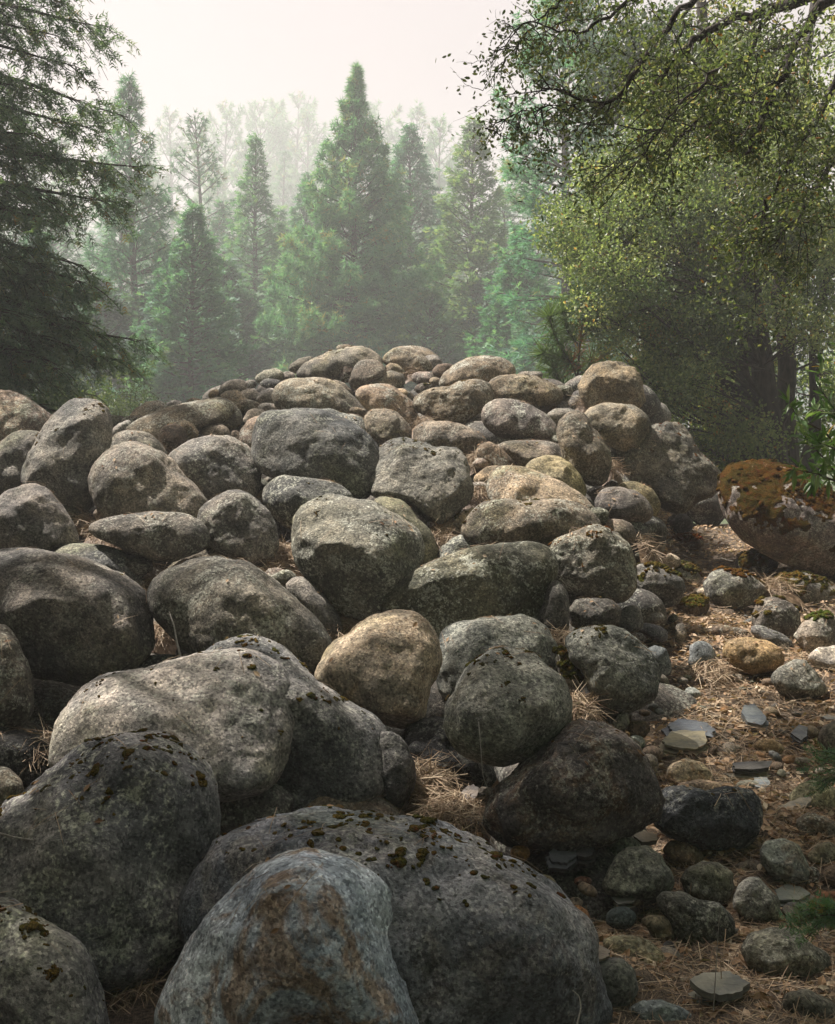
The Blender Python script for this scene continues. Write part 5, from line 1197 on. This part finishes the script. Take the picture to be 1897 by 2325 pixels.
# ------------------------------------------------------------------ overhanging oak boughs, upper right
def overhang():
    r = np.random.default_rng(55); tb = Tubes(); base = dpoint(1900, -260, 5.6)
    limbs = [([(1900, -260), (1780, -90), (1660, 5), (1600, 22), (1500, 48), (1440, 85), (1380, 150), (1350, 200)], 5.6, .040),
             ([(1900, -260), (1800, -60), (1700, 20), (1650, 90), (1620, 170), (1590, 240), (1540, 330)], 5.4, .035),
             ([(1640, -120), (1500, -40), (1420, 10), (1380, 60), (1340, 120), (1300, 190), (1262, 217), (1215, 212), (1160, 190), (1110, 168)], 5.7, .020),
             ([(1560, -120), (1420, -60), (1330, -10), (1270, 25), (1210, 70), (1150, 60), (1090, 40)], 5.9, .016),
             ([(1262, 217), (1200, 222), (1130, 222), (1060, 240), (1008, 262)], 5.7, .0045),
             ([(1900, -260), (1760, 120), (1700, 240), (1640, 330), (1600, 420), (1570, 500)], 5.9, .030),
             ([(1600, 22), (1560, 110), (1500, 190), (1440, 260), (1400, 300)], 5.6, .014),
             ([(1500, -90), (1420, 40), (1400, 110), (1430, 180), (1450, 250)], 6.2, .013),
             ([(1900, 100), (1800, 260), (1720, 360), (1660, 450), (1600, 520)], 6.0, .022),
             ([(1340, -120), (1240, -40), (1160, 10), (1100, 60), (1050, 130)], 6.0, .010),
             ([(1650, 90), (1560, 120), (1480, 150), (1400, 230), (1330, 330)], 5.5, .013)]
    nodes = []; lw = []
    for pts, d, rad in limbs:
        pts = np.array(pts, float); q = np.linspace(0, 1, 26); qq = np.linspace(0, 1, len(pts))
        px = np.interp(q, qq, pts[:, 0]); py = np.interp(q, qq, pts[:, 1])
        dd = d + np.cumsum(r.normal(0, .035, 26))
        c = np.array([dpoint(a, b, e) for a, b, e in zip(px, py, dd)])
        c[1:] += r.normal(size=(25, 3)) * .008
        tb.add(c, np.linspace(rad, max(rad * .22, .0022), 26), 7)
        nodes.append(c[6:]); lw.append(np.full(20, rad))
    nodes = np.concatenate(nodes)
    tips = []
    # twigs grow downward and towards the left, fork twice
    def grow(p, d, L, w, lev):
        q = np.linspace(0, 1, 6)[:, None]; bend = r.normal(size=3) * .35; bend[2] -= .15
        c = p + d * L * q + bend * L * q ** 2 * .6; c[1:] += r.normal(size=(5, 3)) * L * .025
        tb.add(c, np.linspace(w, w * .5, 6), 4 if lev < 2 else 3)
        if lev >= 1: tips.extend([c[i] for i in (2, 3, 4, 5)])
        if lev < 2:
            for k in range(3 if lev == 0 else 2):
                i = r.integers(2, 6); d2 = d + r.normal(size=3) * .6; d2 /= np.linalg.norm(d2); grow(c[i], d2, L * r.uniform(.45, .8), w * .55, lev + 1)
    for i in range(230):
        p = nodes[r.integers(len(nodes))]
        d = np.array([-.35, 0, -.45]) + r.normal(size=3) * [.6, .5, .5]; d /= np.linalg.norm(d)
        fx = pixel(p)[0] * 1736 / W; grow(p, d, r.uniform(.12, .38) * (1 if fx > 1300 else .6), .0038, 0)
    tips = np.array(tips)
    # fewer leaves where the photograph's twigs are bare
    n = 18000
    tp_ = pixel(tips)[0] * 1736 / W; pr = np.clip((tp_ - 960) / 520, .30, 1); pr /= pr.sum()
    i = r.choice(len(tips), n, p=pr); P = tips[i] + r.normal(size=(n, 3)) * .035
    V = np.array([[0, 0, 0], [.22, .30, .10], [.20, .68, .08], [0, 1, 0], [-.20, .68, .08], [-.22, .30, .10], [0, .5, -.02]]) * [1.0, 1, 1]
    F = np.array([[0, 1, 6], [1, 2, 6], [2, 3, 6], [3, 4, 6], [4, 5, 6], [5, 0, 6]])
    D = r.normal(size=(n, 3)) + [0, 0, -.4]
    v, f, tn = scatter(V, F, P, frames(D, np.array([0, 0, 1.]), r.uniform(-3, 3, n), r), r.uniform(.018, .036, n), np.clip(r.normal(.45, .24, n), 0, 1), 0, r)
    e = obj('oak_tree', None, None, tuple(base)); tag(e, 'overhanging oak boughs with dark limbs and bare twigs across the top right corner', 'oak')
    for nm, me in (('crown', mesh_np('crown', v - base, f, M_OAK, False, tn)), ('trunk', tb.mesh('trunk', M_BARK))):
        if nm == 'trunk':
            co_ = np.empty(len(me.vertices) * 3, np.float32); me.vertices.foreach_get('co', co_); me.vertices.foreach_set('co', (co_.reshape(-1, 3) - base).astype(np.float32).ravel()); me.update()
        obj(nm, me, e)
overhang()

# unseen oak overhead, crown clumps laid along sun rays to shade the foreground
so = np.array([-5.6, 6.4, 0.0]); r7 = np.random.default_rng(8)
cl = []
ts_ = np.array(TO_SUN)
while len(cl) < SHADE_N:
    tg = np.array([r7.uniform(-2.0, 1.9), r7.uniform(1.2, 4.5), .5])
    if any(np.hypot(tg[0] - a, tg[1] - b) < c_ for a, b, c_ in ((-.05, 4.65, .75), (-1.0, 4.1, 1.2), (.35, 4.25, .7))): continue
    p = tg + ts_ * r7.uniform(6.5, 9.5); R_ = r7.uniform(.40, .68)
    if (p[2] - R_ - 1.6) / p[1] < .44: continue
    cl.append((*(p - so), R_))
while len(cl) < SHADE_N + 7:           # extra clumps added to shade the near litter
    tg = np.array([r7.uniform(1.0, 2.6), r7.uniform(2.4, 5.2), .1]); p = tg + ts_ * r7.uniform(8.0, 10.0); R_ = r7.uniform(.30, .5)
    if (p[2] - R_ - 1.6) / p[1] < .44: continue
    cl.append((*(p - so), R_))
leafy(tuple(so), 'unseen live oak overhead, its crown shaped to shade the foreground', 80, [([(0, 0, 0), (.2, .2, 3), (0, 0, 6), (.3, 0, 9)], .2), ([(0, 0, 2), (-.6, -1, 5), (-.8, -2, 8)], .12)], cl, M_OAK, leaf_tpl(6, .11, .07, .11, 9), 260, 'oak_tree', 'oak')
# ------------------------------------------------------------------ litter
def surf(x, y):
    near = np.exp(-np.hypot(x, y - 6) / 12)
    return ground_z(x, y, True) + near * 0.05 * fnoise(np.stack([x, y, 0 * x], -1) * 1.7, 3, 3) + near * 0.016 * fnoise(np.stack([x, y, 0 * x], -1) * 11, 3, 9)

def litter_points(n, r, xr=(-.2, 4.6), yr=(2.3, 10.5)):
    y = yr[0] + (yr[1] - yr[0]) * r.uniform(0, 1, n) ** 1.75; x = (r.uniform(-.05, .44, n)) * y * 1.0
    keep = x > (0.50 + (y - 3) * .215) - .55 - .05 * y
    x, y = x[keep], y[keep]
    return x, y
def build_litter():
    r = np.random.default_rng(91)
    x, y = litter_points(90000, r)
    dn = vnoise(np.stack([x * 2.2, y * 2.2, 0 * x], -1), 4); k = r.random(len(x)) < np.clip(.55 + .5 * dn, .15, 1)
    x, y = x[k][:40000], y[k][:40000]; n = len(x); print('LEAVES', n)
    P = np.stack([x, y, surf(x, y) + r.uniform(.006, .03, n)], -1)
    V = np.array([[0, -.5, 0], [.20, -.2, .07], [.23, .12, .09], [0, .5, .02], [-.23, .12, .09], [-.20, -.2, .07]])
    F = np.array([[0, 1, 2, 3], [0, 3, 4, 5]])
    D = r.normal(size=(n, 3)) * [1, 1, .28]
    v, f, tn = scatter(V, F, P, frames(D, np.array([0, 0, 1.]) , r.normal(0, .5, n), r), r.uniform(.020, .052, n), np.clip(r.normal(.5, .24, n), 0, 1), 0, r)
    o = obj('leaf_litter', mesh_np('leaf_litter', v, f, M_DRY, False, tn)); tag(o, 'dry tan oak leaves strewn between the cobbles', 'leaves', None, 'stuff')
    # pine needles
    x, y = litter_points(42000, r, yr=(2.4, 10))
    n = len(x)
    P = np.stack([x, y, surf(x, y) + r.uniform(.006, .030, n)], -1)
    V = np.array([[-.006, -.5, 0], [.006, -.5, 0], [.010, 0, .04], [-.004, 0, .04], [.001, .5, 0], [-.001, .5, 0]])
    F = np.array([[0, 1, 2, 3], [3, 2, 4, 5]])
    D = r.normal(size=(n, 3)) * [1, 1, .16]
    v, f, tn = scatter(V, F, P, frames(D, np.array([0, 0, 1.]), r.normal(0, .4, n), r), r.uniform(.10, .22, n), np.clip(r.normal(.5, .25, n), 0, 1), 0, r)
    o = obj('needle_litter', mesh_np('needle_litter', v, f, M_STRAW, False, tn)); tag(o, 'fallen pine needles over the dry slope', 'needles', None, 'stuff')
build_litter()
def build_caught():
    r = np.random.default_rng(404)
    P = np.concatenate([c[0] for c in CAUGHT]); N = np.concatenate([c[1] for c in CAUGHT]); n = len(P); print('CAUGHT', n)
    D = r.normal(size=(n, 3)); D -= N * (D * N).sum(1)[:, None]
    isleaf = r.random(n) < .22
    V = np.array([[-.007, -.5, -.03], [.007, -.5, -.03], [.010, 0, .03], [-.006, 0, .03], [.001, .5, -.03], [-.001, .5, -.03]]); F = np.array([[0, 1, 2, 3], [3, 2, 4, 5]])
    k = ~isleaf; v, f, tn = scatter(V, F, P[k] + N[k] * .006, frames(D[k], N[k], r.normal(0, .4, k.sum()), r), r.uniform(.07, .17, k.sum()), np.clip(r.normal(.45, .25, k.sum()), 0, 1), 0, r)
    o = obj('needle_litter', mesh_np('needle_litter', v, f, M_STRAW, False, tn)); tag(o, 'single dry needles lying on the tops of the boulders', 'needles', None, 'stuff')
    V = np.array([[0, -.5, 0], [.20, -.2, .07], [.23, .12, .09], [0, .5, .02], [-.23, .12, .09], [-.20, -.2, .07]]); F = np.array([[0, 1, 2, 3], [0, 3, 4, 5]])
    k = isleaf; v, f, tn = scatter(V, F, P[k] + N[k] * .006, frames(D[k], N[k], r.normal(0, .3, k.sum()), r), r.uniform(.018, .035, k.sum()), np.clip(r.normal(.4, .25, k.sum()), 0, 1), 0, r)
    o = obj('leaf_litter', mesh_np('leaf_litter', v, f, M_DRY, False, tn)); tag(o, 'single dry leaves lying on the tops of the boulders', 'leaves', None, 'stuff')
build_caught()

NESTS = [  # tile, x, y, radius px, needles, lift
    ('A', 480, 1085, 55, 170, .03), ('A', 600, 1160, 90, 160, .06), ('A', 850, 1375, 70, 260, .02), ('A', 900, 1690, 75, 300, .0), ('A', 945, 685, 40, 120, .06), ('A', 1435, 700, 40, 100, .05),
    ('A', 1170, 1110, 45, 110, .05), ('A', 1230, 1190, 80, 110, .10), ('B', 100, 1290, 110, 700, .04), ('B', 60, 1400, 80, 400, .02), ('B', 490, 1660, 90, 420, .02), ('B', 330, 1560, 60, 160, .02),
    ('B', 1190, 750, 70, 420, .05), ('B', 1210, 930, 70, 420, .03), ('B', 1040, 1060, 90, 420, .04), ('B', 1000, 1160, 70, 260, .02), ('B', 1290, 1190, 60, 120, .03), ('C', 480, 780, 50, 200, .04),
    ('B', 830, 250, 50, 160, .06), ('B', 900, 640, 50, 90, .2), ('E', 600, 200, 80, 400, .02), ('F', 470, 820, 80, 380, .03), ('D', 200, 640, 70, 220, .05), ('D', 600, 1730, 110, 260, .03),
    ('E', 1000, 960, 110, 420, .03), ('E', 1150, 1120, 130, 600, .02), ('F', 380, 560, 60, 240, .10), ('C', 320, 440, 45, 140, .08), ('F', 1120, 640, 90, 300, .03), ('C', 1400, 1520, 90, 300, .12), ('C', 700, 1340, 60, 160, .14)]
def build_nests():
    r = np.random.default_rng(17)
    for (tl, x, y, rp, n, lift) in NESTS:
        ox, oy, s = TILE[tl]; sx, sy = ox + x * s, oy + y * s
        t = solve_depth(sx, sy, 0, 0); t = max(t, 2.4); c = point(sx, sy, t); rad = rp * s / FPX * t
        c = c + np.array([0, 0, lift])
        a = r.uniform(0, 6.28, n); q = rad * np.sqrt(r.uniform(0, 1, n)) * 1.2
        P = np.stack([q * np.cos(a), q * np.sin(a) * 1.2, r.uniform(-.5, 1, n) * .035 + .03 * (1 - (q / rad) ** 2)], -1)
        P[:, 2] += (ground_z(c[0] + P[:, 0], c[1] + P[:, 1]) - ground_z(c[0], c[1])) * .8
        V = np.array([[-.007, -.5, -.12], [.007, -.5, -.12], [.010, 0, .06], [-.006, 0, .06], [.001, .5, -.14], [-.001, .5, -.14]])
        F = np.array([[0, 1, 2, 3], [3, 2, 4, 5]])
        v, f, tn = scatter(V, F, P, frames(r.normal(size=(n, 3)) * [1, 1, .35], np.array([0, 0, 1.]), r.normal(0, .6, n), r), r.uniform(.11, .24, n), np.clip(r.normal(.6, .25, n), 0, 1), 0, r)
        m = n // 5; a2 = r.uniform(0, 6.28, m); q2 = rad * np.sqrt(r.uniform(0, 1, m))
        # crumbs of leaf and a solid bed under the needles
        g = np.linspace(-1, 1, 13); A, B = np.meshgrid(g, g); bed = np.stack([A.ravel() * rad * 1.35, B.ravel() * rad * 1.6, 0 * A.ravel()], -1)
        bed[:, 2] = (ground_z(c[0] + bed[:, 0], c[1] + bed[:, 1]) - ground_z(c[0], c[1])) * .8 - .05 * (A.ravel() ** 2 + B.ravel() ** 2) - .01 + .015 * fnoise(bed * 14, 3, 2)
        i = (np.arange(12)[:, None] * 13 + np.arange(12)[None]).ravel(); Fb = np.stack([i, i + 1, i + 14, i + 13], -1) + len(v)
        v = np.concatenate([v, bed]); f = np.concatenate([f, Fb]); tn = np.concatenate([tn, r.uniform(0, .35, len(Fb))])
        o = obj('needle_nest', mesh_np('needle_nest', v, f, M_STRAW, False, tn), None, c)
        tag(o, 'dry pine needles caught between boulders', 'needles', 'needle drifts between the boulders', 'stuff')
build_nests()

# ------------------------------------------------------------------ loose pebbles in the litter
r11 = np.random.default_rng(12)
proto = []
for k in range(5):
    V, F = cube_sphere(6); V = V * (1 + .12 * fnoise(V * 1.5 + k * 7, 2, k))[:, None] * [1, .75, .5]
    proto.append(mesh_np('pebble', V, F, M_SMOOTH))
cols = [GREY, GREEN, TAN, BROWN, BLUE, ORANGE, PALE, DGREY]
cnt = 0
taken = [(p.mean(0), np.ptp(p, 0) / 2) for _, _, _, _, p in STONES]
while cnt < 230:
    y = 2.8 + 5.6 * r11.random() ** 1.4; x = r11.uniform(.0, .42) * y
    if x < (0.50 + (y - 3) * .215) - .25: continue
    z = float(ground_z(x, y)); d = np.array([x, y, z]) - CAM
    dep = d @ FWD; px = W / 2 + FPX * d[0] / dep; py = H / 2 - FPX * (d @ UPV) / dep
    if any(abs(px - c[0]) < h[0] * 1.0 and abs(py - c[1]) < h[1] * 1.0 for c, h in taken): continue
    sc = .010 + .034 * r11.random() ** 1.8
    o = obj('pebble', proto[cnt % 5], None, (x, y, z + .012 + sc * .18)); o.scale = (sc, sc, sc); o.rotation_euler = (r11.normal() * .3, r11.normal() * .3, r11.uniform(0, 6))
    ci = r11.integers(8); cn = ['grey', 'greenish', 'tan', 'brown', 'bluish', 'orange', 'pale', 'dark grey'][ci]; cc = np.array(cols[ci]) * r11.uniform(.75, 1.15); o.color = (*cc, .1)
    tag(o, 'little ' + cn + ' pebble in the litter near the ' + short(nearest(px, py)[0]), 'pebble', 'little pebbles scattered in the leaf litter')
    cnt += 1

# ------------------------------------------------------------------ sticks and stems
def stick(name, label, pts, w, mat=None, cat='stick'):
    P = np.array([dpoint(*p) for p in pts]); base = P[0].copy()
    q = np.linspace(0, 1, len(P)); qq = np.linspace(0, 1, len(P) * 4)
    C_ = np.stack([np.interp(qq, q, P[:, i]) for i in range(3)], -1) - base
    k = np.array([.25, .5, .25]); C_[1:-1] = np.stack([np.convolve(C_[:, i], k, 'same')[1:-1] for i in range(3)], -1)
    tb = Tubes(); tb.add(C_, np.linspace(w, w * .45, len(C_)), 6)
    o = obj(name, tb.mesh(name, mat or M_STICK), None, tuple(base)); tag(o, label, cat); return o
stick('stick', 'bleached white stick poking in from the left edge over the dark mossy boulder', [(-40, 1722, 2.72), (-5, 1731, 2.76), (30, 1740, 2.8), (70, 1746, 2.84)], .0042)
stick('stick', 'pale broken branch leaning in the grass between two large boulders', [(376, 1366, 4.62), (368, 1335, 4.66), (362, 1300, 4.7), (352, 1272, 4.75)], .0055)
stick('stick', 'thin pale twig lying under the angular overhang', [(1498, 1160, 6.7), (1512, 1164, 6.7), (1524, 1166, 6.7)], .005)
stick('dry_stem', 'thin dry weed stem rising over the thick slate slab', [(1483, 2100, 2.75), (1487, 2030, 2.75), (1492, 1950, 2.74), (1497, 1880, 2.74)], .0016, M_STICK, 'stem')
stick('dry_stem', 'curled dry stem at the bottom beside the huge domed boulder', [(1200, 2128, 2.3), (1208, 2095, 2.32), (1204, 2070, 2.33), (1190, 2058, 2.33)], .0022, M_STICK, 'stem')
stick('twig', 'long thin twig hanging in the dark gap below the round boulder', [(995, 1500, 3.75), (1000, 1560, 3.7), (1003, 1610, 3.68), (1018, 1650, 3.66)], .0022, M_STICK, 'stick')

# ------------------------------------------------------------------ bay shrub, right edge
def bay():
    r = np.random.default_rng(66); base = dpoint(1800, 1010, 5.2); base[2] = float(ground_z(base[0], base[1])) ; tb = Tubes(); P = []; D = []; Sx = []; T = []
    stems = [[(1800, 1150), (1760, 980), (1720, 900), (1660, 870), (1640, 838)], [(1810, 1150), (1780, 960), (1740, 860), (1700, 800), (1712, 748)], [(1830, 1150), (1770, 990), (1710, 950), (1670, 905)],
             [(1830, 1150), (1790, 900), (1760, 800), (1745, 720)], [(1830, 1150), (1760, 1010), (1700, 985), (1650, 975)], [(1820, 1100), (1770, 930), (1735, 860), (1690, 850)], [(1820, 1100), (1760, 960), (1730, 930), (1700, 920)],
             [(1850, 1100), (1800, 840), (1780, 760)], [(1820, 1100), (1750, 1000), (1720, 960), (1690, 1000)]]
    for k, st in enumerate(stems):
        d = 5.2 + r.uniform(-.25, .25)
        q = np.linspace(0, 1, 16); st = np.array(st, float); qq = np.linspace(0, 1, len(st))
        c = np.array([dpoint(a, b, d + .03 * i * (1 if k % 2 else -1)) for i, (a, b) in enumerate(zip(np.interp(q, qq, st[:, 0]), np.interp(q, qq, st[:, 1])))]) - base
        tb.add(c, np.linspace(.008, .0018, 16), 5)
        tan = np.gradient(c, axis=0)
        for i in range(5, 16):
            for j in range(3 if i < 14 else 6):
                t_ = tan[i] / np.linalg.norm(tan[i]); dd = t_ * r.uniform(.3, 1.1) + rand_dirs(1, r)[0] * .8
                P.append(c[i]); D.append(dd); Sx.append(r.uniform(.055, .10)); T.append(r.uniform(.2, .96))
    V = np.array([[0, 0, 0], [.10, .25, .04], [.125, .55, .05], [.06, .82, .02], [0, 1, -.03], [-.06, .82, .02], [-.125, .55, .05], [-.10, .25, .04], [0, .5, 0]])
    F = np.array([[i, (i + 1) % 8, 8] for i in range(8)])
    n = len(P); T = np.array(T); T[r.integers(0, n, 3)] = 1.0
    v, f, tn = scatter(V, F, np.array(P), frames(np.array(D), np.array([0, 0, 1.]), r.normal(0, .7, n), r), np.array(Sx), T, 0, r)
    e = obj('bay_shrub', None, None, tuple(base)); tag(e, 'bright green shrub with long narrow leaves at the right edge', 'shrub')
    obj('leaves', mesh_np('leaves', v, f, M_BAY, False, tn), e); obj('stem', tb.mesh('stem', M_PBARK), e)
bay()

# ------------------------------------------------------------------ long-needled pine sapling
def sapling():
    r = np.random.default_rng(44); base = dpoint(1215, 900, 12.6); base[2] = float(ground_z(base[0], base[1])); tb = Tubes()
    def wp(x, y, d=12.6): return dpoint(x, y, d) - base
    main = [[(1215, 960), (1208, 850), (1200, 790), (1205, 720), (1212, 660), (1210, 625)], [(1208, 850), (1180, 815), (1160, 790), (1150, 765)], [(1205, 800), (1190, 760), (1165, 720), (1150, 690), (1142, 660)],
            [(1205, 720), (1180, 690), (1170, 650)], [(1203, 780), (1225, 760), (1245, 740)], [(1208, 700), (1230, 680), (1240, 655)], [(1205, 830), (1180, 800), (1130, 800)], [(1205, 860), (1150, 830), (1110, 805)], [(1200, 760), (1175, 745), (1130, 735)]]
    P = []; D = []; T = []
    for k, st in enumerate(main):
        st = np.array(st, float); dp = 12.6 + (r.uniform(-.35, .35) if k else 0); q = np.linspace(0, 1, 12)
        qq = np.linspace(0, 1, len(st)); x = np.interp(q, qq, st[:, 0]); y = np.interp(q, qq, st[:, 1])
        c = np.array([wp(a, b, 12.6 + (dp - 12.6) * s) for a, b, s in zip(x, y, q)]); tb.add(c, np.linspace(.022 if k == 0 else .012, .006, 12), 5)
        tan = np.gradient(c, axis=0)
        for i in range(2 if k else 5, 12):
            m = 26 if i < 11 else 70
            t_ = tan[i] / np.linalg.norm(tan[i]); P += [c[i]] * m; D += list(t_ * .55 + rand_dirs(m, r) * .8)
            dead = (k in (0, 4) and 5 <= i <= 8) or (k == 2 and i < 4)
            T += list(r.uniform(.93, 1, m) if dead and r.random() < .75 else r.uniform(.25, .85, m))
    V = np.array([[-.025, 0, 0], [.025, 0, 0], [.022, .5, .015], [-.022, .5, .015], [.006, 1, -.05], [-.006, 1, -.05]]); F = np.array([[0, 1, 2, 3], [3, 2, 4, 5]])
    n = len(P)
    v, f, tn = scatter(V, F, np.array(P), frames(np.array(D), np.array([0, 0, 1.]), r.normal(0, 1, n), r), r.uniform(.17, .27, n), np.array(T), 0, r)
    mt = leaf_mat('long_needles', [(0, (0.05, 0.10, 0.04)), (.85, (0.13, 0.20, 0.07)), (.93, (0.20, 0.16, 0.07)), (1, (0.32, 0.13, 0.05))], trans=.3)
    e = obj('pine_sapling', None, None, tuple(base)); tag(e, 'young pine with long needles, some dead and orange, behind the right of the pile', 'pine sapling')
    obj('crown', mesh_np('crown', v, f, mt, False, tn), e); obj('trunk', tb.mesh('trunk', M_PBARK), e)
sapling()

# ------------------------------------------------------------------ cedar seedlings at the right edge
def seedling(x, y, d, label, seed, reach):
    r = np.random.default_rng(seed); base = dpoint(x + 60, y + 20, d); base[2] = float(ground_z(base[0], base[1])); tb = Tubes(); P = []; D = []
    for k in range(8):
        a = dpoint(x + 70, y + 10, d) - base; e_ = dpoint(x - reach * r.uniform(.2, 1), y + r.uniform(-45, 45), d + r.uniform(-.2, .2)) - base
        q = np.linspace(0, 1, 10)[:, None]; c = a * (1 - q) + e_ * q + np.array([0, 0, 1]) * (.04 * np.sin(q * 3))
        tb.add(c, np.linspace(.003, .001, 10), 3)
        t_ = (e_ - a) / np.linalg.norm(e_ - a)
        for i in range(2, 10):
            for j in range(5): P.append(c[i] + r.normal(size=3) * .006); D.append(t_ + rand_dirs(1, r)[0] * .55)
    tb.add(np.array([[0, 0, 0], (dpoint(x + 70, y + 10, d) - base) * .5 + [0, .01, 0], dpoint(x + 70, y + 10, d) - base]), [.005, .004, .003], 5)
    tv, tf = spray_tpl(5, .042, .0045, .016, seed); n = len(P)
    v, f, tn = scatter(tv, tf, np.array(P), frames(np.array(D), np.array([0, 0, 1.]), r.normal(0, .4, n), r), r.uniform(.7, 1.3, n), r.uniform(.5, 1, n), 0, r)
    e = obj('cedar_seedling', None, None, tuple(base)); tag(e, label, 'seedling', 'cedar seedlings at the right edge')
    c = obj('leaves', mesh_np('leaves', v, f, M_PINE, False, tn), e); c.color = (.75, .72, .55, 1); obj('stem', tb.mesh('stem', M_PBARK), e)
seedling(1730, 1610, 3.9, 'green cedar sprig at the right edge above the slate plank', 3, 45)
seedling(1725, 1925, 2.9, 'green cedar sprig at the right edge above the dented grey-green stone', 4, 75)

# ------------------------------------------------------------------ smoke haze
def haze():
    x0, x1, y0, y1, z0, z1 = -170, 170, -25, 220, -8.0, 50.0
    V = np.array([[x, y, z] for x in (x0, x1) for y in (y0, y1) for z in (z0, z1)]); F = np.array([[0, 1, 3, 2], [4, 6, 7, 5], [0, 4, 5, 1], [2, 3, 7, 6], [0, 2, 6, 4], [1, 5, 7, 3]])
    m = bpy.data.materials.new('smoke_haze'); m.use_nodes = True; nt = m.node_tree; nt.nodes.clear()
    out = nt.nodes.new('ShaderNodeOutputMaterial'); pv = nt.nodes.new('ShaderNodeVolumePrincipled')
    pv.inputs['Color'].default_value = (0.82, 0.835, 0.85, 1); pv.inputs['Density'].default_value = HAZE_D; pv.inputs['Anisotropy'].default_value = 0.25
    nt.links.new(pv.outputs[0], out.inputs['Volume'])
    o = obj('haze', mesh_np('haze', V, F, m, False)); tag(o, kind='stuff')
HAZE_D = 0.0046
haze()
